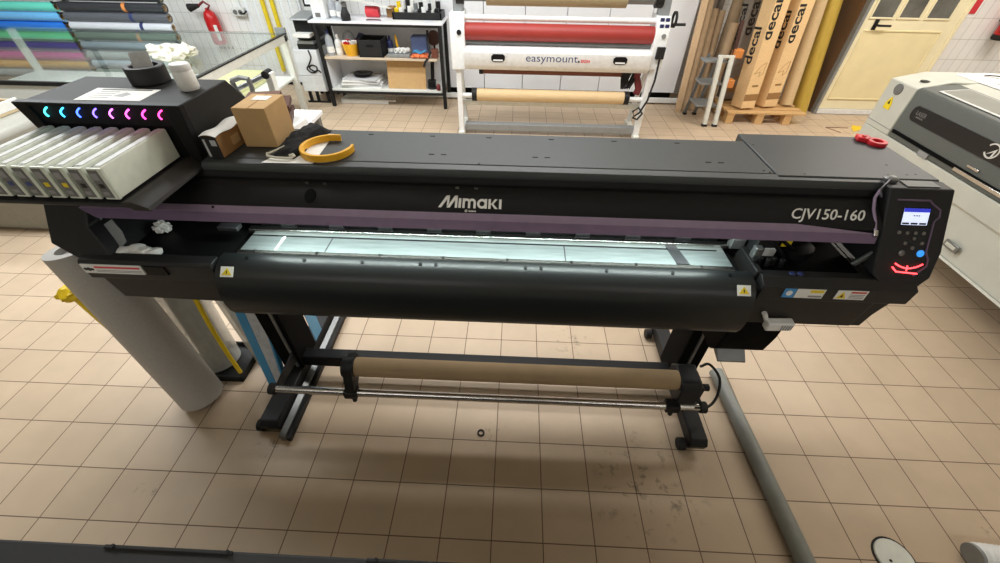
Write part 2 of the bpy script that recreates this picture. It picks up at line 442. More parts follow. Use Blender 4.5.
w = bpy.data.worlds.new('room_air'); bpy.context.scene.world = w; w.use_nodes = True
w.node_tree.nodes['Background'].inputs['Color'].default_value = (.9, .95, 1, 1); w.node_tree.nodes['Background'].inputs['Strength'].default_value = .05

# ------------------------------------------------------------------ camera
def make_camera():
    import numpy as np
    f, pi, ro, ya, h = 405.354, .7376, .01539, .03129, 8.99613*.2
    cp, sp = math.cos(pi), math.sin(pi)
    r = Vector((1, 0, 0)); u = Vector((0, sp, cp)); fw = Vector((0, cp, -sp))
    cr, sr = math.cos(ro), math.sin(ro)
    r2 = cr*r+sr*u; u2 = -sr*r+cr*u
    Z = Matrix.Rotation(ya, 3, 'Z')
    r2, u2, fw = Z @ r2, Z @ u2, Z @ fw
    cd = bpy.data.cameras.new('camera'); cd.sensor_fit = 'HORIZONTAL'; cd.sensor_width = 36; cd.lens = f/1000*36
    cd.clip_start = .02; cd.clip_end = 60
    co = bpy.data.objects.new('camera', cd); C.objects.link(co)
    m = Matrix((r2, u2, -fw)).transposed().to_4x4(); m.translation = (0, 0, h)
    co.matrix_world = m
    bpy.context.scene.camera = co
make_camera()
vs = bpy.context.scene.view_settings
bpy.context.scene.display_settings.display_device = 'sRGB'
vs.view_transform = 'Standard'; vs.look = 'None'; vs.gamma = 1; vs.use_curve_mapping = False; vs.exposure = 0.0

# ------------------------------------------------------------------ the wide-format printer
P = thing('wide_format_printer', 'long black wide-format printer with purple cover strip on a floor stand', 'printer', (-.1, 1.25, 0))
yf = lambda z, o=0.: .97+.57*(z-.93)+o
def casing(poly, o, yb, mb=None):
    """x-z polygon with the sloping front plane of the printer, flat back"""
    mb = mb or MB()
    A = [mb.bm.verts.new((x, yf(max(z, .93), o), z)) for x, z in poly]; B = [mb.bm.verts.new((x, yb, z)) for x, z in poly]
    n = len(poly)
    mb.bm.faces.new(A); mb.bm.faces.new(B[::-1])
    for i in range(n): mb.bm.faces.new([A[i], B[i], B[(i+1) % n], A[(i+1) % n]])
    return mb
MB().prism([(1.30, .76), (1.30, 1.17), (1.19, 1.185), (1.44, 1.185), (1.44, .76)], 'x', -1.45, 1.22).build('rear_body', 'black_deep', P, .004)
MB().prism([(1.0, .80), (1.03, .93), (1.30, .93), (1.30, .76), (1.02, .76)], 'x', -.93, .76).build('base_beam', 'black_deep', P)
# lid: flat top with a front lip, a raised cover on the right that reaches further back
MB().prism([(1.193, 1.188), (1.193, 1.21), (1.435, 1.21), (1.44, 1.205), (1.44, 1.188)], 'x', -1.44, .812).build('top_cover', 'lid_grey', P, .003)
MB().prism([(1.150, 1.193), (1.158, 1.208), (1.190, 1.210), (1.190, 1.188), (1.152, 1.180)], 'x', -.985, 1.132).build('front_lip', 'lid_grey', P, .002)
MB().box(.815, 1.30, 1.175, 1.497, 1.18, 1.213).build('side_top_cover', 'lid_grey', P, .004)
MB().prism([(1.44, .80), (1.497, .85), (1.497, 1.18), (1.44, 1.18)], 'x', .815, 1.29).build('rear_box', 'black_plastic', P, .004)
sc = [(-.3, 1.40), (-.1, 1.40), (.12, 1.40), (.34, 1.40), (.56, 1.40), (-.52, 1.40), (-.28, 1.255), (-.24, 1.255), (.06, 1.255), (.10, 1.255), (.62, 1.255), (.66, 1.255)]
for x, y in sc: MB().box(x, x+.018, y, y+.004, 1.2095, 1.2112).build('vent_slot', 'black_deep', P)
for x, y in ((.80, 1.20), (.786, 1.21), (.90, 1.19), (1.16, 1.20), (1.22, 1.205), (1.25, 1.21), (.83, 1.40), (-.11, 1.2), (1.2, 1.27)):
    MB().cyl((x, y, 1.209), (x, y, 1.2135 if x > .81 else 1.2112), .0035, seg=10).build('screw', 'black_deep', P)
MB().box(1.17, 1.265, 1.128, 1.165, 1.2125, 1.2145).build('paper_label', 'label_grey', P)
# front cover with its purple edge
cov = MB().prism([(1.150, 1.186), (1.142, 1.168), (1.150, 1.168), (1.150, 1.162), (1.130, 1.160), (1.055, 1.115), (1.05, 1.105), (1.16, 1.14), (1.19, 1.186)], 'x', -1.24, 1.115).build('front_cover', 'panel_black', P, .002)
def strip(prof, L0, R0, L1, R1, name, mat):
    mb = MB(); n = len(prof)
    # tapering ends: prof is ((y,z,xl,xr),...)
    A = [mb.bm.verts.new((q[2], q[0], q[1])) for q in prof]; B = [mb.bm.verts.new((q[3], q[0], q[1])) for q in prof]
    mb.bm.faces.new(A); mb.bm.faces.new(B[::-1])
    for i in range(n): mb.bm.faces.new([A[i], B[i], B[(i+1) % n], A[(i+1) % n]])
    return mb.build(name, mat, cov, .001)
strip([(1.057, 1.117, -1.33, .86), (1.040, 1.101, -1.36, 1.10), (1.044, 1.094, -1.36, 1.10), (1.062, 1.108, -1.33, .86)], 0, 0, 0, 0, 'purple_strip', 'purple')
strip([(1.040, 1.101, -1.36, 1.10), (1.021, 1.078, -1.30, 1.09), (1.031, 1.077, -1.30, 1.09), (1.050, 1.098, -1.36, 1.10)], 0, 0, 0, 0, 'purple_lower_strip', 'purple_dark')  # lower half coloured darker, the shade of its downward face painted in
up = Vector((0, 1.13-1.055, 1.160-1.115)).normalized(); nn = Vector((1, 0, 0)).cross(up)
cp = lambda x, t, o=.0012: Vector((x, 1.055, 1.115)) + up*t + nn*o
LM = frame(cp(-.228, .019), (1, 0, 0), up) @ Matrix.Diagonal((.000291, .00032, 1, 1))
lg = MB()
for q in ([(0, 0), (32, 0), (112, 122), (112, 130), (82, 130)], [(92, 130), (116, 130), (112, 48), (90, 12)], [(90, 0), (122, 0), (190, 108), (190, 130), (170, 130)], [(176, 130), (201, 130), (201, 0), (176, 0)],
          [(214, 0), (241, 0), (241, 103), (214, 103)], [(256, 0), (281, 0), (281, 103), (256, 103)], [(315, 0), (339, 0), (339, 70), (315, 70)], [(373, 0), (398, 0), (398, 66), (373, 66)],
          [(491, 0), (516, 0), (516, 103), (491, 103)], [(531, 0), (556, 0), (556, 103), (531, 103)], [(556, 42), (597, 103), (628, 103), (583, 52), (632, 0), (599, 0), (556, 58)], [(643, 0), (670, 0), (670, 103), (643, 103)]):
    lg.prism(q, 'z', 0, .0008, mat=LM)
for cx_, cy_, ro_, ri_, a0_, a1_ in ((298, 62, 41, 17, 0, 180), (356, 62, 41, 17, 0, 180), (463, 51, 52, 27, 0, 360)):
    n_ = 24
    for k in range(n_):
        a, b = math.radians(a0_+(a1_-a0_)*k/n_), math.radians(a0_+(a1_-a0_)*(k+1)/n_)
        lg.prism([(cx_+ri_*math.cos(a), cy_+ri_*math.sin(a)), (cx_+ro_*math.cos(a), cy_+ro_*math.sin(a)), (cx_+ro_*math.cos(b), cy_+ro_*math.sin(b)), (cx_+ri_*math.cos(b), cy_+ri_*math.sin(b))], 'z', 0, .0007, mat=LM)
lg.build('maker_logo', 'logo_silver', cov, smooth=False)
mk_ = MB(); mf = frame(cp(-.145, .005), (1, 0, 0), up)
mk_.lathe([(.0025, 0), (.0042, 0), (.0042, .0008), (.0025, .0008), (.0025, 0)], c=(.004, .0045, 0), seg=16).xf(mf)
for a_, b_, h_ in ((.012, .0135, .006), (.0145, .018, .0045), (.0195, .021, .006), (.022, .0255, .0045), (.027, .0285, .006), (.030, .034, .0045)): mk_.box(a_, b_, .0015, .0015+h_, 0, .0007, mat=mf)
mk_.build('maker_mark', 'logo_silver', cov, smooth=False)
text('model_mark', 'CJV150-160', 'logo_silver', cov, frame(cp(.840, .020), (1, 0, 0), up), .05, bold=.0003, shear=.5, width=.222)
MB().lathe([(0, .0), (.017, 0), (.017, .003), (0, .003)], seg=24, sx=1., sy=1.45).xf(frame(cp(-.632, .045, 0), (1, 0, 0), up)).build('round_plug', 'matte_black', cov)
for x in (-.655, -.60, -.18, -.12): MB().box(x, x+.012, 1.128, 1.135, 1.158, 1.1650).build('chrome_tab', 'steel', cov)
for x in (-.93, .99): MB().cyl(cp(x, -.004, -.002), cp(x, -.004, .001), .004, seg=10).build('cover_screw', 'black_deep', cov)
# lamp strip under the cover that lights the platen, and film left on the left column
ls = MB().box(-1.18, 1.02, 1.085, 1.10, 1.112, 1.120).build('lamp_strip', 'white_plastic', P)
li = bpy.data.lights.new('lamp_strip_light', 'AREA'); li.shape = 'RECTANGLE'; li.size = 1.58; li.size_y = .012; li.energy = 6.4; li.color = (.86, 1., .95)
lo = bpy.data.objects.new('lamp_strip_light', li); C.objects.link(lo); lo.parent = ls; lo.location = (.01, -.158, 1.108); lo.rotation_euler = (math.radians(-8), 0, 0)
MB().box(-1.009, -1.006, 1.33, 1.41, .12, .70).build('blue_film', 'blue_film', P)
# platen and paper guide
pl = MB().box(-.905, .725, 1.022, 1.30, .93, .957).build('platen', 'aluminium', P, .002)
MB().box(-.905, .725, 1.022, 1.036, .957, .9595).build('platen_edge', 'steel', pl)
MB().box(-.905, .70, 1.118, 1.124, .957, .9585).build('cutter_slot', 'black_deep', pl)
for x in (-.62, .18): MB().box(x, x+.004, 1.036, 1.118, .9565, .9578).build('platen_joint', 'alu_dark', pl)
mk = MB().box(-.79, -.782, 1.04, 1.118, .957, .9582).build('platen_mark', 'white_paint', pl)
MB().prism([(.545, 1.04), (.585, 1.04), (.565, 1.145), (.53, 1.145)], 'z', .957, .961).build('media_clamp', 'alu_dark', pl)
for k in range(8): MB().cyl((-.85+.21*k, 1.03, .959), (-.85+.21*k, 1.03, .962), .005, seg=10).build('platen_screw', 'black_deep', pl)
MB().box(-.93, .75, 1.150, 1.175, .983, 1.06).build('pinch_bar', 'matte_black', P, .003)
rail = MB().box(-.92, .74, 1.135, 1.16, .957, .972)
rail.build('pinch_rail', 'steel', P, .002)
for k in range(9):
    x = -.80+.17*k
    MB().cyl((x, 1.15, .985), (x+.05, 1.15, .985), .012, seg=14).build('pinch_roller', 'black_deep', P)
ap = [(1.022, .955), (1.0, .957), (.975, .95), (.952, .936), (.935, .915), (.923, .887), (.916, .853), (.915, .818), (.920, .786), (.933, .759), (.955, .744), (.985, .739), (1.02, .745), (1.02, .80)]
MB().prism(ap, 'x', -.95, .772).build('paper_guide', 'apron_black', P, 0)
for x in (-.86, -.67, -.48, -.29, -.24, .05, .10, .31, .52, .70): MB().cyl((x, .997, .955), (x, .996, .9585), .006, seg=12).build('guide_screw', 'black_deep', P)
def warn(x, y, z, w, h, up_, par, big=None):
    m = frame((x, y, z), (1, 0, 0), up_)
    lb = plate(m, w, h).build('warning_label', 'paper', par)
    k = w*.78; q = [(w*.11, h*.18), (w*.11+k, h*.18), (w*.11+k/2, h*.88)]
    MB().prism(q, 'z', .001, .0015, mat=m).build('warning_triangle', 'warn_yellow', lb)
    c = (w*.5, h*.42); s = w*.1
    MB().prism([(c[0]-s*.3, c[1]-s), (c[0]+s*.3, c[1]-s), (c[0]+s*.4, c[1]+s*1.4), (c[0]-s*.4, c[1]+s*1.4)], 'z', .0015, .002, mat=m).build('warning_mark', 'ink_black', lb)
warn(-.930, .9365, .924, .042, .034, (0, .74, .67), P)
warn(.712, .9365, .924, .042, .034, (0, .74, .67), P)

# left casing: lower body, end wall, label ledge, open recess with its fittings
casing([(-1.50, .985), (-1.39, .755), (-.955, .745), (-.955, .93), (-1.36, .93)], .025, 1.40).build('left_casing', 'casing_black', P, .004)
casing([(-1.50, .985), (-1.50, 1.175), (-1.34, 1.175), (-1.362, 1.085), (-1.366, 1.035), (-1.305, .955), (-1.30, .93), (-1.39, .93)], 0, 1.40).build('left_end_wall', 'black_plastic', P, .004)
MB().prism([(.958, .878), (.953, .946), (.962, .956), (1.0, .957), (1.0, .878)], 'x', -1.40, -.958).build('left_ledge', 'black_plastic', P, .003)
MB().prism([(1.27, .93), (1.27, 1.175), (1.30, 1.175), (1.30, .93)], 'x', -1.36, -.91).build('recess_back', 'black_deep', P)
lab = MB().box(-1.392, -1.192, .9495, .956, .908, .944).build('caution_label', 'paper', P)
for z in (.915, .921): MB().box(-1.348, -1.198, .9485, .9500, z, z+.0018).build('caution_lines', 'grey_text', lab)
MB().box(-1.348, -1.198, .9485, .9500, .931, .938).build('caution_stripe', 'sign_red', lab)
for x, r_ in ((-1.382, .006), (-1.370, .0075), (-1.359, .005)): MB().cyl((x, .9485, .925), (x, .950, .925), r_, seg=10).build('caution_icon', 'ink_black', lab)
MB().box(-1.185, -1.115, .9495, .956, .908, .943).build('black_plate', 'black_deep', P)
# grey sheet-metal brackets inside the recess
def skin(pts, n, th=.003):
    n = Vector(n).normalized()*th; a = [Vector(q) for q in pts]; mb = MB()
    A = [mb.bm.verts.new(q) for q in a]; B = [mb.bm.verts.new(q+n) for q in a]; k = len(a)
    mb.bm.faces.new(A); mb.bm.faces.new(B[::-1])
    for i in range(k): mb.bm.faces.new([A[i], B[i], B[(i+1) % k], A[(i+1) % k]])
    return mb
MB().box(-1.36, -.945, 1.0, 1.27, .93, .934).build('recess_floor', 'black_deep', P)
skin([(-1.366, 1.064, 1.012), (-1.350, 1.046, .982), (-1.318, 1.020, .944), (-1.285, 1.04, .972), (-1.296, 1.058, 1.0), (-1.325, 1.078, 1.034)], (0, .87, -.5)).build('recess_bracket', 'grey_metal', P)
skin([(-1.366, 1.095, 1.064), (-1.367, 1.073, 1.024), (-1.334, 1.092, 1.060)], (0, .87, -.5)).build('recess_bracket', 'grey_metal', P)
MB().cyl((-1.362, 1.028, .964), (-1.362, 1.024, .962), .004, seg=10).build('bracket_screw', 'steel', P)
MB().box(-1.0, -.93, 1.10, 1.13, .985, 1.0).build('recess_catch', 'alu_dark', P, .002)
# right casing
MB().prism([(.975, .765), (.962, .885), (.968, .93), (1.30, .93), (1.30, .76)], 'x', .785, 1.17).build('right_casing', 'casing_black', P, .004)
MB().prism([(1.17, .93), (1.27, .93), (1.27, .905), (1.235, .87), (1.215, .82), (1.205, .765), (1.17, .765)], 'y', .978, 1.38).build('right_foot_casing', 'casing_black', P, .003)
MB().prism([(.958, .892), (.955, .95), (.985, .97), (1.02, .965), (1.02, .892)], 'x', .79, 1.262).build('right_ledge', 'black_plastic', P, .003)
MB().box(.79, 1.15, 1.24, 1.30, .93, 1.175).build('recess_back', 'black_deep', P)
m = frame((.86, .9535, .910), (1, 0, 0), (0, .05, 1))
lb = plate(m, .036, .036).build('energy_label', 'blue_label', P)
MB().lathe([(0, .001), (.010, .001), (.010, .0016), (0, .0016)], c=(0, 0, 0), seg=14).xf(m @ Matrix.Translation((.018, .018, 0))).build('label_emblem', 'white_plastic', lb)
m = frame((.898, .9535, .910), (1, 0, 0), (0, .05, 1)); lb = plate(m, .087, .036).build('rating_label', 'paper', P)
MB().box(.042, .083, .004, .011, .001, .0015, mat=m).build('label_bar', 'grey_text', lb); MB().box(.042, .083, .022, .033, .001, .0015, mat=m).build('label_bar', 'warn_yellow', lb)
m = frame((1.022, .9535, .910), (1, 0, 0), (0, .05, 1)); lb = plate(m, .093, .036).build('warning_label', 'paper', P)
MB().prism([(.004, .004), (.034, .004), (.019, .031)], 'z', .001, .0016, mat=m).build('warning_triangle', 'warn_yellow', lb)
MB().prism([(.014, .009), (.024, .009), (.019, .022)], 'z', .0016, .002, mat=m).build('warning_mark', 'ink_black', lb)
MB().box(.042, .088, .026, .032, .001, .0016, mat=m).build('label_bar', 'red', lb)
for z in (.006, .012, .018): MB().box(.042, .088, z, z+.003, .001, .0016, mat=m).build('label_bar', 'grey_text', lb)
MB().box(.80, 1.15, 1.02, 1.24, .93, .9345).build('recess_floor', 'matte_black', P)
# print carriage parking gear in the right recess
cg = MB().box(.80, .87, 1.09, 1.20, .955, 1.03).build('carriage', 'black_plastic', P, .005)
MB().box(.745, .79, 1.13, 1.16, .96, 1.0).build('carriage_bracket', 'steel_grey', P, .003)
MB().box(.83, .868, 1.085, 1.09, .97, 1.0).build('carriage_label', 'white_plastic', cg)
MB().box(.79, .815, 1.065, 1.09, .965, 1.012).build('carriage_block', 'steel_grey', cg, .003)
for k in range(5): MB().cyl((.79+.022*k, 1.05+.01*(k % 2), .957), (.79+.022*k, 1.05+.01*(k % 2), .985), .009, seg=12).build('valve', 'black_metal', cg, .001)
MB().tube([(.80, 1.11, 1.03), (.80, 1.09, 1.05), (.83, 1.07, 1.04), (.87, 1.06, 1.0), (.90, 1.08, .97)], .007, 8).build('ink_hose', 'black_deep', cg)
MB().tube([(.76, 1.15, 1.0), (.79, 1.14, 1.04), (.85, 1.10, 1.045), (.93, 1.10, .99)], .006, 8).build('ink_hose', 'black_deep', cg)
MB().box(.885, .915, 1.10, 1.104, 1.0, 1.03).build('caution_tag', 'warn_yellow', cg)
MB().lathe([(0, 0), (.055, 0), (.055, .03), (.04, .035), (0, .035)], c=(.955, 1.13, .96), seg=24).build('drive_wheel', 'black_deep', P)
MB().box(.78, .80, 1.0, 1.22, .93, .972).build('recess_edge', 'black_plastic', P, .003)
for x in (.89, .915): MB().lathe([(0, 0), (.010, 0), (.008, .006), (0, .008)], c=(x, 1.0, .966), seg=12).build('blue_button', 'navy', P)
MB().prism([(1.085, .985), (1.10, .98), (1.135, 1.03), (1.122, 1.04)], 'y', 1.035, 1.045).build('wiper_arm', 'steel_grey', P, .002)
# control console
con = casing([(1.118, 1.2115), (1.302, 1.2115), (1.310, 1.05), (1.296, .98), (1.262, .952), (1.165, .950), (1.12, .985)], -.012, 1.173).build('control_console', 'black_plastic', P, .004)
cu = Vector((0, .57, 1)).normalized(); cn = Vector((1, 0, 0)).cross(cu)
def cpt(x, z, o=.0): return Vector((x, yf(z, -.012), z)) + cn*o
def cframe(x, z): return frame(cpt(x, z), (1, 0, 0), cu)
ftr = [(1.156, 1.183), (1.25, 1.183), (1.262, 1.173), (1.286, 1.160), (1.288, 1.142), (1.276, 1.13), (1.276, 1.05), (1.288, 1.03), (1.288, 1.012), (1.255, .985)]
MB().tube([cpt(x, z, .001) for x, z in [(a-.014, b) for a, b in ftr]], .0028, 8).build('console_trim', 'purple_dark', con)
m = frame(cpt(1.168, 1.120), (1, 0, 0), cu); W, H = .075, .049
sc_ = MB().box(-.003, W+.003, -.003, H+.003, -.001, .0015, mat=m).build('screen_bezel', 'black_deep', con)
MB().box(0, W, 0, H, .001, .0022, mat=m).build('screen', 'screen_white', con)
MB().box(0, W, H-.011, H, .0018, .0026, mat=m).build('screen_bar', 'screen_blue', con)
for k in range(3): MB().box(.002+.025*k, .022+.025*k, .0015, .007, .0018, .0026, mat=m).build('screen_key', 'ink_black', con)
for x in (.03, .038, .045): MB().box(x, x+.005, .026, .029, .0018, .0024, mat=m).build('screen_text', 'blue_ink', con)
for x, z, r_, mt in [(1.169, 1.10, .0055, 'label_grey'), (1.193, 1.099, .0055, 'label_grey'), (1.217, 1.099, .0055, 'label_grey'), (1.241, 1.099, .0055, 'label_grey'), (1.217, 1.085, .005, 'label_grey'),
                 (1.194, 1.072, .0055, 'label_grey'), (1.243, 1.073, .0055, 'label_grey'), (1.219, 1.060, .0055, 'label_grey'), (1.190, 1.046, .009, 'steel_grey'), (1.247, 1.046, .0105, 'led_blue')]:
    MB().lathe([(0, 0), (r_, 0), (r_, .0025), (r_*.8, .0035), (0, .0035)], seg=18).xf(cframe(x, z)).build('power_button' if mt == 'led_blue' else 'button', mt, con)
arc = [cpt(1.178+.082*t, 1.006+.012*(2*t-1)**2, .0035) for t in [i/14 for i in range(15)]]
MB().tube(arc, .0022, 8).build('red_indicator', 'led_red', con)
MB().tube([cpt(1.172, 1.008, .003), cpt(1.186, .996, .003), cpt(1.25, .992, .003)], .0022, 8).build('red_indicator', 'led_red', con)
MB().tube([cpt(1.216, 1.013, .003), cpt(1.216, .998, .003)], .0016, 8).build('red_indicator', 'led_red', con)
# lock strap between lid and cover
MB().lathe([(0, 0), (.016, 0), (.017, .008), (.010, .014), (0, .015)], c=(1.143, 1.165, 1.212), seg=18, sx=1.2).build('lock_knob', 'steel_grey', P)
MB().tube([(1.14, 1.160, 1.222), (1.125, 1.148, 1.215), (1.105, 1.135, 1.195), (1.108, 1.12, 1.18)], .004, 8).build('lock_chain', 'alu_dark', P)
MB().tube([(1.105, 1.135, 1.195), (1.096, 1.125, 1.175), (1.092, 1.10, 1.15), (1.097, 1.07, 1.12), (1.085, 1.035, 1.10)], .0042, 8).build('lock_strap', 'purple', P)
MB().cyl((1.09, 1.045, 1.108), (1.084, 1.030, 1.098), .0065, seg=10).build('lock_tip', 'steel', P)

# stand: columns, feet with castors, cross beam
def foot(x, w, name, yb):
    t = MB().prism([(.875, .035), (.865, .075), (.885, .10), (yb-.02, .10), (yb, .075), (yb, .035)], 'x', x-w/2, x+w/2).build('stand_foot', 'black_metal', P, .005)
    for y in (.90, yb-.05):
        MB().cyl((x-w/2-.035, y, .028), (x-w/2-.003, y, .028), .028, seg=18).build('castor', 'rubber', t, .003)
foot(.86, .075, 'stand_foot', 1.60); foot(-1.06, .085, 'stand_foot', 1.60)
for x in (.845, -1.06):
    MB().box(x-.05, x+.05, 1.17, 1.33, .10, .77).build('stand_column', 'matte_black', P, .006)
    MB().box(x-.012 if x > 0 else x+.02, x+.0 if x > 0 else x+.032, 1.162, 1.17, .12, .75).build('column_trim', 'steel_grey', P)
MB().box(-1.02, .80, 1.19, 1.25, .095, .165).build('cross_beam', 'black_deep', P, .005)
MB().prism([(-1.012, .005), (-.985, .005), (-.985, .04), (-1.012, .05)], 'y', .84, 1.64).build('floor_rail', 'steel_grey', P, .002)
MB().box(-.984, -.965, .84, 1.64, .004, .035).build('floor_rail_edge', 'black_metal', P)
# take-up reel
tk = MB().cyl((-.675, 1.052, .30), (.746, 1.052, .30), .043, seg=28).build('take_up_core', 'kraft_core', P)
MB().cyl((-.72, 1.052, .30), (-.668, 1.052, .30), .049, seg=24).build('core_chuck', 'black_metal', tk, .003)
MB().prism([(1.0, .345), (1.10, .345), (1.10, .28), (1.02, .215), (.965, .215), (.968, .25)], 'x', -.705, -.665).build('core_bracket', 'black_metal', P, .004)
mo = MB().prism([(.985, .195), (.985, .30), (1.01, .335), (1.11, .34), (1.14, .30), (1.14, .195)], 'x', .745, .832).build('take_up_motor', 'black_plastic', P, .006)
MB().box(.832, .850, 1.0, 1.10, .215, .31).build('motor_cap', 'black_metal', mo, .006)
MB().lathe([(0, 0), (.016, 0), (.016, .022), (0, .026)], seg=16).xf(Matrix.Translation((.857, 1.03, .285)) @ Matrix.Rotation(math.pi/2, 4, 'Y')).build('motor_knob', 'black_metal', mo)
MB().tube(sm([(.85, 1.10, .34), (.90, 1.12, .33), (.955, 1.09, .27), (.95, 1.04, .20), (.90, 1.0, .18), (.855, 1.02, .20)]), .006, 10).build('motor_cable', 'rubber', mo)
tb = MB().cyl((-1.045, .985, .20), (.86, .985, .20), .018, seg=20).build('tension_bar', 'steel', P)
for x in (-1.05, .865): MB().cyl((x-.012, .985, .20), (x+.018, .985, .20), .026, seg=18).build('bar_end', 'rubber', tb, .003)
for x in (-.69, .735): MB().box(x-.03, x+.03, .962, 1.01, .178, .222).build('bar_clamp', 'black_metal', tb, .004)
for x in (-.68, .735):
    MB().cyl((x, .972, .155), (x, .972, .18), .010, seg=12).build('clamp_screw', 'black_metal', tb)
for s in (-1, 1):
    x = -1.045 if s < 0 else .845
    MB().prism([(.97, .185), (.97, .215), (1.19, .235), (1.19, .16)], 'x', x-.02+(.03 if s < 0 else 0), x+.02).build('bar_arm', 'black_metal', P, .003)
# electronics box under the right side
eb = MB().prism([(1.0, .66), (1.0, .765), (1.165, .765), (1.165, .53), (1.05, .53), (1.015, .57)], 'x', .80, .985).build('electronics_box', 'matte_black', P, .006)
MB().hexa([(.87, 1.055, .435), (.985, 1.055, .435), (.985, 1.16, .46), (.87, 1.16, .46), (.87, 1.055, .442), (.985, 1.055, .442), (.985, 1.16, .53), (.87, 1.16, .53)]).build('cable_tray', 'steel_grey', P, .003)
m = frame((.868, .968, .765), (1, 0, .05), (0, -.1, 1))
sk = MB().box(0, .085, 0, .04, 0, .03, mat=m).build('plug_socket', 'white_plastic', P, .006)
for k in range(5):
    MB().box(.045+.008*k, .048+.008*k, .008, .032, .03, .0315, mat=m).build('socket_rib', 'grey_text', sk)
MB().tube([(.872, .965, .792), (.853, .957, .82), (.845, .957, .832)], .008, 8).build('socket_lever', 'white_plastic', sk)

# ink supply unit on top at the left
iu = MB().prism([(1.195, 1.205), (1.192, 1.37), (1.44, 1.37), (1.53, 1.27), (1.53, 1.205)], 'x', -1.475, -.988).build('ink_unit', 'unit_grey', P, .004)
MB().prism([(-1.482, 1.374), (-.98, 1.374), (-.985, 1.205), (-1.02, 1.205), (-1.03, 1.364), (-1.44, 1.364), (-1.40, 1.205), (-1.43, 1.205)], 'y', 1.172, 1.20).build('ink_unit_rim', 'black_deep', iu, .003)
MB().box(-1.445, -1.015, 1.182, 1.196, 1.308, 1.3645).build('led_panel', 'panel_black', iu, .002)
MB().box(-1.445, -1.015, 1.188, 1.196, 1.205, 1.306).build('slot_shade_plate', 'black_deep', iu)  # black plate stands for the shade inside the cartridge slot
LC = [(70, 235, 240), (60, 190, 255), (70, 110, 255), (120, 100, 255), (225, 110, 245), (250, 90, 220), (255, 70, 190), (255, 70, 160)]
for k, c in enumerate(LC):
    e = s2l(*c); M['led_%d' % k] = pmat('led_%d' % k, e, .4, emit=e, estr=4.)
    x = -1.405+.0497*k
    MB().tube([(x+.010*(2*t-1)**2+.014*t-.008, 1.1795, 1.331+.027*t) for t in [i/8 for i in range(9)]], .0022, 8).build('ink_light', 'led_%d' % k, iu)
m = Matrix.Identity(4)
lb = MB().prism([(-1.325, 1.21), (-1.125, 1.215), (-1.13, 1.318), (-1.338, 1.322)], 'z', 1.3695, 1.3712).build('instruction_sheet', 'paper', iu)
MB().box(-1.31, -1.15, 1.305, 1.312, 1.3705, 1.3718).build('sheet_heading', 'ink_black', lb)
for k in range(4): MB().box(-1.30+.0*k, -1.24, 1.235+.017*k, 1.239+.017*k, 1.3705, 1.3716).build('sheet_line', 'grey_text', lb)
MB().prism([(-1.235, 1.25), (-1.20, 1.245), (-1.19, 1.27), (-1.215, 1.285)], 'z', 1.3705, 1.3716).build('sheet_diagram', 'grey_text', lb)
MB().prism([(.91, 1.193), (.91, 1.202), (.93, 1.206), (1.20, 1.207), (1.20, 1.185)], 'x', -1.50, -1.03).build('ink_tray', 'black_plastic', iu, .004)
MB().prism([(-1.058, 1.207), (-1.03, 1.213), (-.99, 1.195), (-.985, 1.185), (-1.03, 1.185)], 'y', .908, 1.185).build('tray_lip', 'casing_black', iu, .002)

for k in range(8): MB().box(-1.1075-.0497*k, -1.0905-.0497*k, .935, 1.185, 1.207, 1.294).build('slot_shade_fin', 'slot_shade_grey', iu)  # added dark fins, painting the shade between the cartridges
# eight ink cartridges
names = ['ink cartridge at the far right of the row with fully visible grey side', 'second ink cartridge from the right end of the row', 'third ink cartridge from the right end of the row', 'fourth ink cartridge from the right end of the row',
         'fourth ink cartridge from the left end of the row', 'third ink cartridge from the left end of the row', 'second ink cartridge from the left end of the row', 'ink cartridge at the far left of the row']
chips = ['ink_black', 'ink_black', 'warn_yellow', 'warn_yellow', 'blue_ink', 'blue_ink', 'wine', 'label_grey']
for k in range(8):
    x = -1.074-.0497*k
    t = thing('ink_cartridge', 'silver grey '+names[k], 'cartridge', (x, 1.05, 1.207), 'silver ink cartridges')
    MB().prism([(x-.012, 1.214), (x+.0125, 1.214), (x+.0125, 1.300), (x+.010, 1.3035), (x-.010, 1.3035), (x-.012, 1.300)], 'y', .926, 1.180).build('shell', 'silver_plastic', t, .001)
    MB().box(x-.0095, x+.0085, .93, 1.17, 1.3030, 1.3052).build('top_strip', 'cart_top', t, .0008)
    fp = MB().prism([(x-.026, 1.212), (x+.0125, 1.212), (x+.0125, 1.302), (x-.026, 1.302)], 'y', .919, .927).build('front_plate', 'silver_plastic', t, .0015)
    MB().box(x-.0235, x+.002, .9178, .9195, 1.218, 1.298).build('front_panel', 'label_grey', fp)
    MB().box(x-.021, x-.003, .9168, .9180, 1.270, 1.289).build('front_text', 'grey_text', fp)
    MB().box(x-.017, x-.004, .9166, .9180, 1.247, 1.259).build('chip', chips[k], fp)
    MB().box(x-.020, x-.004, .9168, .9180, 1.226, 1.236).build('front_text', 'grey_text', fp)
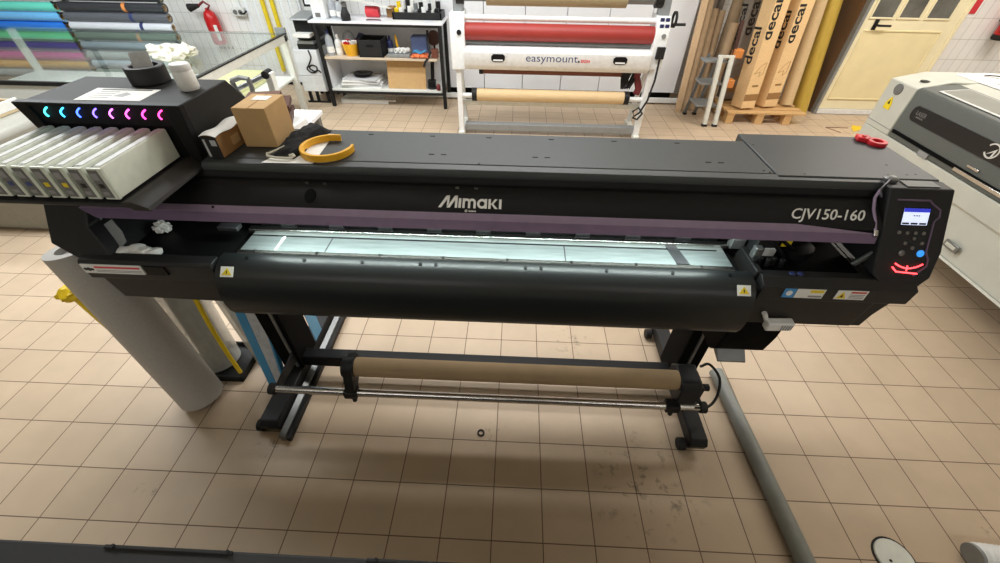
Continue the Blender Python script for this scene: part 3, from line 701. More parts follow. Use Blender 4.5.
# ------------------------------------------------------------------ things lying on the printer
t = thing('glue_jar', 'white plastic jar with screw lid on the ink unit', 'jar', (-1.045, 1.335, 1.3705))
MB().lathe([(0, 0), (.027, 0), (.0295, .004), (.0295, .052), (.026, .057), (0, .057)], c=(-1.045, 1.335, 1.3705), seg=28).build('jar_body', 'jar', t)
MB().lathe([(0, .056), (.028, .056), (.029, .059), (.029, .071), (.026, .075), (0, .075)], c=(-1.045, 1.335, 1.3705), seg=28).build('jar_lid', 'white_plastic', t)
mb = MB().pipe((-1.212, 1.395, 1.3715), (-1.212, 1.395, 1.422), .057, .039, 36)
one(mb, 'tape_roll', 'black_plastic', 'thick black tape roll lying behind the white jar', 'tape roll', bevel=.003, origin=(-1.212, 1.395, 1.3715))
m = Matrix.Translation((-1.215, 1.385, 1.374)) @ Matrix.Rotation(.35, 4, 'Z') @ Matrix.Rotation(-.35, 4, 'X')
one(MB().box(-.026, .03, -.0015, .0015, 0, .086, mat=m), 'card_slip', 'paper_grey', 'small grey card sticking out of the black tape roll', 'card')
# small printed carton
m = Matrix.Translation((-.967, 1.184, 1.2125)) @ Matrix.Rotation(math.radians(-4), 4, 'Z')
t = thing('printed_carton', 'small dark printed carton with white top beside the ink unit', 'box', (-.967, 1.184, 1.2125))
MB().box(0, .048, 0, .15, 0, .068, mat=m).build('carton_body', 'cardboard_dark', t, .002)
MB().box(.0, .048, -.002, .0005, .0, .068, mat=m).build('front_panel', 'ink_black', t)
MB().box(.026, .044, -.003, -.001, .04, .058, mat=m).build('front_label', 'paper_grey', t)
MB().box(.003, .010, -.003, -.001, .004, .06, mat=m).build('front_label', 'paper_grey', t)
MB().sheet(lambda u, v: m @ Vector((-.004+.056*u, -.004+.156*v, .069+.006*math.sin(u*3.1)+.003*math.sin(v*9))), 8, 14, .0012).build('white_flap', 'paper', t)
MB().box(.0478, .0492, .06, .10, .018, .045, mat=m).build('side_label', 'cardboard_box', t)
# plain cardboard box
m = Matrix.Translation((-.893, 1.268, 1.2125)) @ Matrix.Rotation(math.radians(0), 4, 'Z')
t = thing('cardboard_box', 'plain brown cardboard box standing on the printer lid', 'box', (-.84, 1.33, 1.2125))
MB().box(0, .107, 0, .138, 0, .126, mat=m).build('carton', 'cardboard_box', t, .002)
MB().box(.052, .0545, .0, .138, .1262, .1268, mat=m).build('flap_seam', 'cardboard_dark', t)
MB().box(.028, .08, .075, .115, .1262, .1274, mat=m).build('tape', 'paper', t)
# sheet, cloth and ring
one(MB().prism([(-.792, 1.160), (-.629, 1.164), (-.640, 1.392), (-.702, 1.396)], 'z', 1.2108, 1.2118), 'paper_sheet', 'paper', 'white paper sheet lying under the black cloth', 'paper')
from mathutils import noise as NZ
t = thing('cloth_pouch', 'crumpled black cloth pouch with white drawstring on the paper', 'pouch', (-.72, 1.31, 1.2122))
def clf(u, v):
    a = Vector((-.785, 1.20)); b = Vector((-.70, 1.19)); c = Vector((-.665, 1.425)); d_ = Vector((-.755, 1.44))
    p = (a*(1-u)+b*u)*(1-v)+(d_*(1-u)+c*u)*v
    p.x += .008*math.sin(v*9)+.005*NZ.noise(Vector((u*4, v*5, 0)))
    e = min(1, 6*min(u, 1-u))*min(1, 8*min(v, 1-v))
    z = 1.2135 + e*(.013+.02*v*math.sin(math.pi*u)+.014*abs(NZ.noise(Vector((u*4, v*6, 3)))))
    return Vector((p.x, p.y, z))
MB().sheet(clf, 20, 34, .003).build('cloth', 'black_cloth', t)
MB().tube([(-.79, 1.205, 1.222), (-.785, 1.192, 1.220), (-.755, 1.182, 1.219), (-.72, 1.180, 1.219), (-.702, 1.182, 1.220), (-.697, 1.195, 1.221), (-.705, 1.203, 1.222), (-.715, 1.195, 1.221)], .0038, 8).build('drawstring', 'tissue', t)
MB().tube([(-.785, 1.20, 1.223), (-.765, 1.225, 1.226), (-.745, 1.24, 1.232)], .003, 8).build('drawstring', 'tissue', t)
mb = MB()
pts = []
A0, A1, N = math.radians(78), math.radians(368), 40
cx, cy = -.612, 1.255
rg = []
for i in range(N+1):
    a = A0+(A1-A0)*i/N
    ro = Vector((.086*math.cos(a), .086*math.sin(a))); k = .87 if .12 < i/N < .95 else .90
    rg.append([mb.bm.verts.new((cx+ro.x*s, cy+ro.y*s, 1.2120+z)) for s, z in ((1, 0), (1, .022), (k, .022), (k, 0))])
for a, b in zip(rg, rg[1:]):
    for j in range(4): mb.bm.faces.new([a[j], a[(j+1) % 4], b[(j+1) % 4], b[j]])
mb.bm.faces.new(rg[0]); mb.bm.faces.new(rg[-1][::-1])
one(mb, 'clamp_ring', 'yellow_ring', 'open yellow plastic ring lying half on the white paper', 'ring', bevel=.002)
# red tool
t = thing('vinyl_cutter', 'small red ring-handled cutter on the right end of the printer', 'cutter', (1.26, 1.44, 1.2135))
MB().lathe([(.017, 0), (.029, 0), (.031, .005), (.029, .013), (.017, .013), (.016, .007), (.017, 0)], c=(1.268, 1.432, 1.2135), seg=28).build('ring_handle', 'red_tool', t)
MB().prism([(1.214, 1.452), (1.226, 1.488), (1.262, 1.476), (1.258, 1.455), (1.238, 1.436)], 'z', 1.2135, 1.229).build('cutter_head', 'red_tool', t, .003)
MB().cyl((1.236, 1.460, 1.229), (1.236, 1.460, 1.233), .007, seg=14).build('pivot', 'red', t)

# wipes left inside the recess
mb = MB()
for k, q in enumerate(((-1.29, 1.02, .950), (-1.255, 1.03, .953), (-1.22, 1.02, .948), (-1.195, 1.02, .946))): mb.blob(q, (.028, .022, .014), 2, .5, 6, k+20, .9345)
one(mb, 'cleaning_wipe', 'paper', 'crumpled white wipe lying in the left recess of the printer', 'wipe')
one(MB().blob((-1.245, 1.15, .957), (.026, .022, .022), 3, .7, 8, 33, .9345), 'tissue_ball', 'paper', 'crumpled paper ball further back in the left recess', 'paper')
# ------------------------------------------------------------------ floor around the printer
def lean_roll(name, label, cat, b, tp, r, mat, core=None, group=None):
    t = thing(name, label, cat, b, group)
    b = Vector(b); tp = Vector(tp)
    MB().pipe(b, tp, r, r*.62, 32).build('wrap', mat, t)
    d = (tp-b).normalized()
    if core:
        MB().pipe(b+d*.004, tp-d*.02, r*.6, r*.36, 24).build('core', core, t)
    return t
lean_roll('bubble_wrap_roll', 'large grey-white foam roll leaning by the left end of the printer', 'roll', (-1.485, 1.035, .03), (-1.608, 1.125, .872), .094, 'bubble', 'bubble_core')
lean_roll('film_roll', 'translucent plastic film roll standing behind the foam roll', 'roll', (-1.525, 1.26, .020), (-1.56, 1.33, .70), .098, 'clear_film', 'bubble_core')
one(MB().tube(sm([(-1.355, 1.165, .05), (-1.357, 1.168, .2), (-1.357, 1.178, .40), (-1.352, 1.20, .62), (-1.345, 1.215, .71)]), .010, 10), 'yellow_strap', 'yellow', 'yellow strap hanging down beside the translucent film roll', 'strap')
mb = MB().blob((-1.725, 1.09, .67), (.045, .05, .032), 3, .35, 5, 2)
mb.tube(sm([(-1.722, 1.09, .66), (-1.70, 1.085, .55), (-1.678, 1.08, .45), (-1.645, 1.07, .30), (-1.605, 1.055, .022)]), .022, 10)
one(mb, 'yellow_bag', 'yellow', 'crumpled yellow bag showing left of the foam roll', 'bag')
lean_roll('clear_roll', 'clear plastic roll standing right of the yellow strap', 'roll', (-1.30, 1.29, .0), (-1.395, 1.36, .70), .045, 'clear_film')
t = thing('roll_tray', 'low black tray on the floor under the film rolls', 'tray', (-1.42, 1.23, 0))
MB().box(-1.64, -1.345, 1.140, 1.37, 0, .012).build('tray_base', 'rubber', t)
for q in ((-1.64, -1.63, 1.14, 1.37), (-1.357, -1.345, 1.14, 1.37), (-1.64, -1.345, 1.14, 1.15), (-1.64, -1.345, 1.36, 1.37)): MB().box(*q, 0, .04).build('tray_rim', 'rubber', t, .003)
t = thing('film_board', 'grey boards edged with blue film leaning beside the left leg', 'board', (-1.16, 1.30, 0))
def slab(x0, x1, X0, X1, y0=1.125, y1=1.155, Y0=1.33, Y1=1.36, z=.72):
    return MB().hexa([(x0, y0, .004), (x1, y0, .004), (x1, y1, .004), (x0, y1, .004), (X0, Y0, z), (X1, Y0, z), (X1, Y1, z), (X0, Y1, z)])
slab(-1.163, -1.128, -1.265, -1.165).build('board', 'paper_grey', t, .002)
slab(-1.205, -1.1635, -1.315, -1.266).build('blue_edge', 'blue_film', t, .002)
slab(-1.1275, -1.118, -1.1645, -1.155).build('blue_edge', 'blue_film', t, .001)
t = thing('floor_pipe', 'grey plastic pipe lying on the floor tiles by the right leg', 'pipe', (1.12, .75, 0))
MB().pipe((1.098, 1.30, .034), (1.145, .18, .034), .034, .028, 24).build('pipe_wall', 'grey_pipe', t)
t = thing('drain_cover', 'round cream cover plate set on the floor at bottom right', 'cover plate', (1.50, .495, 0))
MB().lathe([(0, 0), (.074, 0), (.074, .003), (0, .003)], c=(1.50, .495, .0), seg=32).build('rim', 'rubber', t)
MB().lathe([(0, .003), (.067, .003), (.065, .008), (0, .009)], c=(1.50, .495, 0), seg=32).build('plate', 'cream_metal', t)
for q in ((1.475, .485), (1.53, .455)): MB().cyl((q[0], q[1], .008), (q[0], q[1], .0105), .005, seg=10).build('screw', 'black_metal', t)
pr_ = []
mb = MB()
pts, rad = [], []
for i in range(61):
    pts.append((1.775+.01*i, .505-.0008*i, .046)); rad.append(.046 if i % 2 else .040)
mb.tube(pts, rad, 24)
t = thing('corrugated_hose', 'white corrugated hose end lying on the floor at bottom right corner', 'hose', (1.9, .5, 0))
mb.build('hose', 'white_plastic', t)
MB().lathe([(0, 0), (.041, 0), (.041, .012), (0, .012)], seg=24).xf(Matrix.Translation((1.762, .506, .046)) @ Matrix.Rotation(math.pi/2, 4, 'Y')).build('end_cap', 'grey_metal', t)
one(MB().lathe([(.010, 0), (.017, 0), (.017, .005), (.010, .005), (.010, 0)], c=(-.107, .922, 0), seg=20), 'rubber_washer', 'rubber', 'small dark washer on the floor in front of the take-up reel', 'washer')
one(MB().prism([(3.86, 4.74), (3.99, 4.80), (4.04, 4.90), (3.96, 4.93), (3.90, 4.85)], 'z', .0005, .003), 'floor_tape', 'yellow', 'yellow tape mark on the floor by the laser machine', 'tape')
one(MB().box(3.60, 3.86, 4.835, 4.85, .0005, .003).hexa([(3.60, 4.835, .0005), (3.615, 4.835, .0005), (3.70, 4.70, .0005), (3.685, 4.70, .0005), (3.60, 4.835, .003), (3.615, 4.835, .003), (3.70, 4.70, .003), (3.685, 4.70, .003)]), 'floor_strip', 'brown', 'thin brown angled tape line on the floor left of the yellow tape', 'tape')

# machine edge in the foreground
t = thing('machine_cover', 'dark grey flat machine top along the bottom edge of the view', 'machine', (-.4, -.1, 0))
MB().box(-1.9, 1.0, -.38, .215, .79, .85).build('top_plate', 'table_dark', t, .004)
MB().box(-1.85, .95, -.34, .17, .12, .79).build('body', 'black_plastic', t, .004)
for x in (-1.75, .85):
    for y in (-.3, .13): MB().cyl((x, y, 0), (x, y, .12), .025, seg=16).build('leg', 'black_metal', t)
for a, b in ((-.79, -.53), (-.262, .02)):
    MB().box(a, b, .2075, .2145, .85, .856).build('rubber_strip', 'rubber', t, .002)
    for x in (a+.02, b-.008): MB().cyl((x, .211, .856), (x, .211, .860), .004, seg=12).build('strip_bolt', 'black_metal', t)

# ------------------------------------------------------------------ laser machine on the right
t = thing('laser_engraver', 'large white and grey laser machine along the right side', 'machine', (3.2, 2.2, 0))
YL0, YL1, YM = .9, 3.265, 3.01
MB().prism([(2.715, .23), (2.715, .505), (2.70, .515), (2.70, .635), (3.75, .635), (3.75, .23)], 'y', YL0, YL1).build('lower_body', 'laser_white', t, .006)
MB().prism([(2.70, .635), (2.70, .955), (2.90, 1.0), (3.75, 1.0), (3.75, .635)], 'y', YM, YL1).build('end_housing', 'laser_white', t, .008)
MB().box(2.697, 2.70, YM, YL1, .673, .677).build('housing_seam', 'grey_text', t)
ld = MB().prism([(2.70, .64), (2.70, .945), (2.715, .965), (2.86, .985), (2.95, .99), (2.95, .64)], 'y', YL0, YM-.005).build('lid', 'laser_grey', t, .006)
MB().prism([(2.95, .64), (2.95, .985), (3.05, .998), (3.75, .998), (3.75, .64)], 'y', YL0, YM-.005).build('back_top', 'laser_white', t, .006)
MB().hexa([(2.745, YL0+.1, .972), (2.925, YL0+.1, .988), (2.925, 2.90, .988), (2.745, 2.90, .972), (2.745, YL0+.1, .977), (2.925, YL0+.1, .993), (2.925, 2.90, .993), (2.745, 2.90, .977)]).build('window_frame', 'silver_light', ld, .004)
MB().hexa([(2.76, YL0+.12, .976), (2.91, YL0+.12, .990), (2.91, 2.885, .990), (2.76, 2.885, .976), (2.76, YL0+.12, .979), (2.91, YL0+.12, .9945), (2.91, 2.885, .9945), (2.76, 2.885, .979)]).build('window', 'window_grey', ld)
# rounded dark name panel
def rrect(y0, y1, z0, z1, r):
    q = []
    for cy_, cz_, a0 in ((y1-r, z1-r, 0), (y0+r, z1-r, 90), (y0+r, z0+r, 180), (y1-r, z0+r, 270)):
        for k in range(7):
            a = math.radians(a0+15*k); q.append((cy_+r*math.cos(a), cz_+r*math.sin(a)))
    return q
MB().prism(rrect(1.6, 2.935, .785, .878, .04), 'x', 2.694, 2.702).build('name_panel', 'laser_black', ld)
m = frame((2.6935, 2.895, .828), (0, -1, 0), (0, 0, 1)); text('name_mark', 'LASER', 'label_grey', ld, m, .036, bold=.0003, width=.085)
mb = MB()
for k in range(7): mb.box(2.6932, 2.6942, 2.880-.009*k-.006, 2.880-.009*k, .812, .820)
mb.build('small_print', 'label_grey', ld, smooth=False)
c = (2.30, .838)
mb = MB(); rg = []
for i in range(31):
    a = math.radians(30+300*i/30)
    rg.append([mb.bm.verts.new((x, c[0]+r*math.cos(a), c[1]+r*math.sin(a))) for r, x in ((.042, 2.692), (.034, 2.692), (.034, 2.695), (.042, 2.695))])
for a, b in zip(rg, rg[1:]):
    for j in range(4): mb.bm.faces.new([a[j], a[(j+1) % 4], b[(j+1) % 4], b[j]])
mb.prism([(c[0]+.02, c[1]-.025), (c[0]-.022, c[1]+.02), (c[0]-.022, c[1]-.032), (c[0]-.012, c[1]-.032), (c[0]-.012, c[1]+.0), (c[0]+.005, c[1]-.016)], 'x', 2.692, 2.695)
mb.build('emblem', 'silver_light', ld)
MB().box(2.692, 2.70, 1.2, 2.985, .672, .694).build('lid_slot', 'matte_black', ld, .002)
for a, b in ((2.08, 2.42), (1.5, 1.9)): MB().box(2.690, 2.697, a, b, .664, .684).build('slot_handle', 'steel', ld, .002)
MB().box(2.692, 2.70, 2.62, 2.70, .637, .668).build('sticker', 'grey_text', ld)
MB().box(2.69, 2.70, 2.28, 2.36, .715, .728).build('lid_badge', 'steel', ld, .002)
MB().lathe([(0, 0), (.036, 0), (.036, .006), (.030, .008), (0, .006)], seg=24).xf(Matrix.Translation((2.70, 3.148, .91)) @ Matrix.Rotation(-math.pi/2, 4, 'Y')).build('fan_grille', 'label_grey', t)
MB().prism([(3.185, .775), (3.125, .775), (3.13, .818), (3.155, .86), (3.185, .815)], 'x', 2.696, 2.70).build('warning_sign', 'warn_yellow', t)
MB().prism([(3.165, .81), (3.145, .81), (3.155, .838)], 'x', 2.6945, 2.6965).build('warning_mark', 'ink_black', t)
MB().lathe([(0, 0), (.028, 0), (.028, .004), (.018, .006), (0, .003)], c=(2.80, 3.10, .978), seg=20).build('top_button', 'laser_black', t)
hd = MB().box(2.688, 2.70, 2.045, 2.145, .30, .345).build('drawer_handle', 'steel_grey', t, .004)
MB().box(2.684, 2.69, 2.06, 2.13, .312, .333).build('handle_recess', 'laser_white', hd, .002)
MB().box(2.698, 2.71, YL0, YL1, .225, .235).build('bottom_trim', 'cream_metal', t)
for x in (2.80, 3.65):
    for y in (1.0, 3.15): MB().cyl((x, y, 0), (x, y, .23), .04, seg=18).build('support_leg', 'black_metal', t)
one(MB().prism([(3.06, 3.20), (3.30, 3.245), (3.72, 3.08), (3.66, 2.40), (3.10, 2.42)], 'z', 1.001, 1.004), 'paper_sheet', 'paper', 'large white sheet lying on top of the laser machine', 'paper')
one(MB().prism([(3.14, 2.99), (3.45, 3.05), (3.62, 2.72), (3.30, 2.66)], 'z', 1.0045, 1.0065), 'printed_sheet', 'paper_grey', 'grey printed sheet lying on the large white sheet', 'paper')
t = thing('marked_sheet', 'white sheet with dark folded edge behind the printed one', 'paper', (3.35, 3.1, 1.0045))
MB().prism([(3.20, 3.17), (3.50, 3.14), (3.56, 3.08), (3.30, 3.07)], 'z', 1.0070, 1.0085).build('sheet', 'paper', t)
MB().tube([(3.22, 3.16, 1.011), (3.35, 3.12, 1.013), (3.52, 3.13, 1.011)], .004, 6).build('dark_edge', 'ink_black', t)
# right wall fittings
t = thing('fire_extinguisher', 'red fire extinguisher on the tiled wall at the right edge', 'fire extinguisher', (5.22, 5.25, .84))
MB().lathe([(0, 0), (.07, 0), (.078, .012), (.078, .05), (0, .05)], c=(5.22, 5.25, .84), seg=24).build('base_ring', 'rubber', t)
MB().lathe([(0, .04), (.075, .04), (.077, .06), (.077, .36), (.06, .41), (.025, .44), (.025, .46), (0, .46)], c=(5.22, 5.25, .84), seg=24).build('cylinder', 'ext_red', t)
MB().box(5.19, 5.25, 5.22, 5.28, 1.30, 1.36).build('valve', 'black_metal', t, .006)
MB().box(5.175, 5.265, 5.33, 5.349, 1.0, 1.12).build('wall_bracket', 'black_metal', t)
MB().tube([(5.2, 5.22, 1.34), (5.12, 5.2, 1.30), (5.11, 5.2, 1.1), (5.13, 5.2, .92)], .012, 8).build('hose', 'rubber', t)
one(MB().box(4.80, 4.87, 5.343, 5.349, 1.06, 1.22), 'wall_sign', 'sign_red', 'small red sign on tiled wall right of the cream door', 'sign')

# ------------------------------------------------------------------ rolls, boxes and ladder by the door
def standing(name, label, cat, b, tp, r, mat, group=None, hollow=True):
    t = thing(name, label, cat, b, group)
    MB().pipe(b, tp, r, r*.8, 24).build('tube_wall', mat, t)
    d = (Vector(tp)-Vector(b)).normalized()
    MB().cyl(Vector(tp)-d*.03, Vector(tp)-d*.012, r*.8, seg=20).build('end_plug', 'tube_card', t)
    return t
standing('gold_roll', 'tall gold vinyl roll leaning by the brown wall', 'roll', (3.50, 5.28, 0), (3.42, 5.66, 1.75), .088, 'gold')
t = thing('pallet', 'low wooden pallet under the cardboard boxes', 'pallet', (2.88, 5.1, 0))
for y in (4.88, 5.0, 5.14, 5.28): MB().box(2.45, 3.34, y, y+.085, .112, .132).build('deck_board', 'wood', t, .002)
for x in (2.46, 2.80, 3.12):
    MB().box(x, x+.085, 4.885, 5.36, .095, .112).build('stringer', 'wood', t, .002)
    for y in (4.89, 5.10, 5.27): MB().box(x, x+.085, y, y+.09, .018, .095).build('block', 'wood', t, .003)
    MB().box(x, x+.085, 4.885, 5.36, 0, .018).build('runner', 'wood', t, .002)
def decal_box(label, x, y, w, dp, rz, lean, H, mat, z0=.157, txt=True, tz=.44):
    t = thing('long_carton', label, 'box', (x, y, z0), 'long cartons printed decal')
    m = Matrix.Translation((x, y, z0)) @ Matrix.Rotation(rz, 4, 'Z') @ Matrix.Rotation(-lean, 4, 'X')
    MB().box(0, w, 0, dp, 0, H, mat=m).build('carton', mat, t, .003)
    if txt:
        for z in (tz, tz+.78):
            text('printed_word', 'decal', 'ink_black', t, m @ frame((-.0015, dp*.40, z), (0, 0, 1), (0, 1, 0)), .15, bold=.003, width=.35)
            text('printed_word', 'decal', 'ink_black', t, m @ frame((w*.48, -.0015, z+.06+(.18 if tz < .5 else 0)), (0, 0, 1), (-1, 0, 0)), .15, bold=.003, width=.35, clip=.075)
        # folded-box drawings: thin line figures
        mb = MB()
        for a, b in (((.03, .36), (.09, .44)), ((.09, .44), (.15, .47)), ((.15, .47), (.14, .36)), ((.14, .36), (.10, .33)), ((.10, .33), (.10, .38)), ((.10, .38), (.03, .36))):
            mb.tube([m @ Vector((a[0]*w/.18, -.001, a[1])), m @ Vector((b[0]*w/.18, -.001, b[1]))], .0022, 4)
        mb.build('printed_drawing', 'cardboard_dark', t)
        MB().box(w*.3, w*.75, -.0015, .0, .225, .245, mat=m).build('printed_line', 'cardboard_dark', t)
        MB().box(.0, w, -.0012, .0, .08, .15, mat=m).build('packing_tape', 'cardboard_dark', t)
        MB().box(w*.42, w*.7, -.0015, .0, 1.12, 1.20, mat=m).build('printed_label', 'cardboard_dark', t)
    return t
decal_box('brown cardboard carton printed decal, left one on the pallet', 2.60, 4.925, .175, .18, .26, .10, 1.75, 'cardboard')
decal_box('brown cardboard carton printed decal, right one on the pallet', 2.89, 5.0, .175, .18, .26, .10, 1.75, 'cardboard', tz=.58)
decal_box('shade-toned carton printed decal, standing behind the ladder', 2.52, 5.24, .175, .16, .20, .10, 1.7, 'card_shaded', tz=.6)
standing('cardboard_tube', 'brown cardboard tube between the cartons and the gold roll', 'tube', (3.235, 5.17, .137), (3.22, 5.52, 1.75), .068, 'kraft')
TB = 'cardboard tubes by the white cabinet'
one(MB().hexa([(1.965, 5.20, 0), (2.035, 5.20, 0), (2.035, 5.225, 0), (1.965, 5.225, 0), (1.985, 5.50, 1.8), (2.055, 5.50, 1.8), (2.055, 5.525, 1.8), (1.985, 5.525, 1.8)]), 'plank', 'plank', 'pale wooden plank leaning beside the white cabinet', 'plank', bevel=.002)
standing('cardboard_tube', 'tall cardboard tube next to the leaning plank', 'tube', (2.09, 5.27, 0), (2.105, 5.56, 1.55), .042, 'tube_card', TB)
standing('cardboard_tube', 'cardboard tube with taped top, third from the white cabinet', 'tube', (2.195, 5.32, 0), (2.225, 5.60, 1.02), .044, 'tube_card', TB)
standing('cardboard_tube', 'short cardboard tube ending beside the taped one', 'tube', (2.292, 5.40, 0), (2.325, 5.64, 1.0), .044, 'tube_card', TB)
standing('cardboard_tube', 'shade-toned tube rising behind the taped tube', 'tube', (2.20, 5.56, 0), (2.235, 5.78, 1.6), .05, 'card_shaded', TB)
standing('cardboard_tube', 'thin tube standing behind the short cardboard tube', 'tube', (2.31, 5.68, 0), (2.35, 5.80, 1.6), .035, 'card_shaded', TB)
standing('cardboard_tube', 'wide cardboard tube standing above the orange clamp', 'tube', (2.45, 5.58, 0), (2.53, 5.74, 1.5), .07, 'tube_card', TB)
standing('cardboard_tube', 'white-capped tube between the wide tube and cartons', 'tube', (2.392, 5.32, 0), (2.42, 5.42, .92), .05, 'tube_card', TB)
# step ladder
t = thing('step_ladder', 'small aluminium step ladder leaning against the tubes', 'ladder', (2.2, 4.95, 0))
for x in (2.185, 2.30):
    MB().hexa([(x-.022, 4.765, .02), (x+.022, 4.765, .02), (x+.022, 4.80, .02), (x-.022, 4.80, .02), (x-.065, 4.83, .70), (x-.021, 4.83, .70), (x-.021, 4.865, .70), (x-.065, 4.865, .70)]).build('front_rail', 'cream_metal', t, .003)
    MB().box(x-.026, x+.026, 4.76, 4.805, 0, .025).build('rubber_foot', 'rubber', t, .003)
    MB().hexa([(x-.022-.11, 5.14, .02), (x+.012-.11, 5.14, .02), (x+.012-.11, 5.165, .02), (x-.022-.11, 5.165, .02), (x-.04-.09, 4.98, .70), (x-.01-.09, 4.98, .70), (x-.01-.09, 5.0, .70), (x-.04-.09, 5.0, .70)]).build('rear_rail', 'steel_grey', t, .003)
    MB().box(x-.135, x-.095, 5.13, 5.175, 0, .025).build('rubber_foot', 'rubber', t, .003)
for z, y0, y1, x0, x1 in ((.19, 4.84, 5.10, 2.05, 2.28), (.42, 4.86, 5.06, 2.03, 2.26), (.64, 4.87, 5.02, 2.0, 2.24)):
    MB().box(x0, x1, y0, y1, z, z+.022).build('step', 'grey_metal', t, .004)
MB().box(2.115, 2.285, 4.835, 4.865, .695, .72).build('top_cap', 'cream_metal', t, .004)
t = thing('bar_clamp', 'dark bar with two orange clamp jaws beside the ladder', 'clamp', (2.37, 4.93, 0))
MB().hexa([(2.355, 4.92, 0), (2.385, 4.92, 0), (2.385, 4.95, 0), (2.355, 4.95, 0), (2.325, 5.06, 1.0), (2.355, 5.06, 1.0), (2.355, 5.09, 1.0), (2.325, 5.09, 1.0)]).build('bar', 'brown_dark', t, .002)
for z, y in ((.37, 4.96), (.66, 5.0)): MB().box(2.335, 2.43, y-.02, y+.07, z, z+.085).build('jaw', 'orange_plastic', t, .008)

# ------------------------------------------------------------------ white cabinets along the back wall
for k in range(7):
    x0 = -.91+.4255*k if False else (-.90 + .4857*k)
    if k > 5: break
    x1 = x0+.4857
    t = thing('storage_cabinet', 'white storage cabinet, %s in the row behind the laminator' % ('leftmost', 'second from left', 'third from left', 'third from right', 'second from right', 'rightmost')[k], 'cabinet', ((x0+x1)/2, 5.75, 0), 'white cabinets behind the laminator')
    MB().box(x0+.002, x1-.002, 5.575, 5.94, .12, 2.0).build('carcass', 'white_panel', t, .002)
    MB().box(x0+.004, x1-.004, 5.552, 5.575, .122, 1.995).build('cabinet_door', 'white_panel', t, .002)
    MB().box(x0+.02, x1-.02, 5.62, 5.93, 0, .12).build('plinth', 'black_deep', t)
    MB().tube([(x1-.05, 5.552, 1.25), (x1-.05, 5.53, 1.26), (x1-.05, 5.53, 1.40), (x1-.05, 5.552, 1.41)], .006, 8).build('door_handle', 'steel_grey', t)
one(MB().box(-1.55, 2.2, 5.47, 5.51, .02, .075), 'floor_profile', 'white_plastic', 'long white profile lying on the floor before the cabinets', 'profile', bevel=.004)

# ------------------------------------------------------------------ laminator
t = thing('laminator', 'white roll laminator with red roller standing behind the printer', 'laminator', (.38, 4.4, 0))
hl = MB().prism([(4.30, .66), (4.30, 1.0), (4.34, 1.13), (4.55, 1.13), (4.55, .66)], 'x', -.635, -.50).build('side_housing', 'white_plastic', t, .01)
hr = MB().prism([(4.30, .70), (4.30, 1.02), (4.36, 1.13), (4.55, 1.13), (4.55, .70)], 'x', 1.25, 1.375).build('side_housing', 'white_plastic', t, .01)
MB().box(-.60, -.565, 4.335, 4.345, 1.09, 1.115).build('stop_button', 'wine', hl)
MB().lathe([(0, 0), (.022, 0), (.022, .008), (0, .010)], seg=16).xf(Matrix.Translation((-.55, 4.30, .98)) @ Matrix.Rotation(math.pi/2, 4, 'X')).build('key_switch', 'black_metal', hl)
for i in range(2):
    for j in range(2):
        zz = 1.06+.045*j; yy = 4.30+(zz-1.02)*.545-.004
        MB().box(1.275+.048*i, 1.31+.048*i, yy-.006, yy+.006, zz-.014, zz+.014).build('control_key', 'plastic_dark_blue', hr, .002)
MB().cyl((1.325, 4.29, .985), (1.325, 4.30, .985), .02, seg=16).build('stop_key', 'grey_metal', hr)
MB().box(1.29, 1.365, 4.268, 4.30, .80, .90).build('pedal_box', 'black_plastic', hr, .004)
for x in (-.56, 1.31): MB().prism([(4.38, 1.12), (4.50, 1.12), (4.50, 1.40), (4.42, 1.40)], 'x', x-.045, x+.045).build('arm_post', 'grey_metal', t, .006)
mc = MB().prism([(4.30, .69), (4.28, .72), (4.28, .83), (4.33, .86), (4.50, .86), (4.50, .66), (4.34, .66)], 'x', -.515, 1.265).build('front_beam', 'white_plastic', t, .008)
m = frame((.075, 4.279, .755), (1, 0, 0), (0, 0, 1)); text('maker_mark', 'easymount', 'navy', mc, m, .095, bold=-.0004, width=.49)
MB().cyl((.582, 4.279, .763), (.582, 4.275, .763), .009, seg=12).build('maker_dot', 'ink_black', mc)
m = frame((.60, 4.279, .755), (1, 0, 0), (0, 0, 1)); text('maker_mark', 'SIGN', 'sign_red', mc, m, .035, bold=.001, width=.085)
for x in (-.25, .905):
    s = MB(); q = [(x+.02, .745), (x+.11, .745), (x+.13, .765), (x+.13, .795), (x+.11, .812), (x+.02, .812), (x, .795), (x, .765)]
    g = s.prism(q, 'y', 4.272, 4.281).build('grip_slot', 'black_deep', mc, .002)
    MB().box(x+.02, x+.11, 4.268, 4.273, .755, .768).build('grip_edge', 'white_plastic', g)
MB().cyl((-.50, 4.39, .975), (1.25, 4.39, .975), .072, seg=32).build('laminating_roller', 'red_roller', t)
MB().cyl((-.50, 4.40, .89), (1.25, 4.40, .89), .030, seg=20).build('lower_roller', 'steel_grey', t)
MB().cyl((-.50, 4.40, 1.085), (1.25, 4.40, 1.085), .025, seg=20).build('guide_bar', 'white_plastic', t)
kr = MB().cyl((-.30, 4.42, 1.26), (.955, 4.42, 1.26), .085, seg=28).build('film_core', 'core_tan', t)
MB().cyl((-.52, 4.42, 1.24), (1.25, 4.42, 1.24), .035, seg=20).build('film_shaft', 'steel_grey', t)
for x in (-.555, 1.23): MB().cyl((x-.02, 4.42, 1.24), (x+.05, 4.42, 1.24), .06, seg=20).build('shaft_collar', 'black_metal', t, .004)
MB().cyl((-.37, 4.45, .64), (1.06, 4.45, .64), .045, seg=24).build('waste_core', 'brown', t)
for x in (-.38, 1.04): MB().cyl((x, 4.45, .64), (x+.04, 4.45, .64), .05, seg=20).build('core_end', 'black_metal', t)
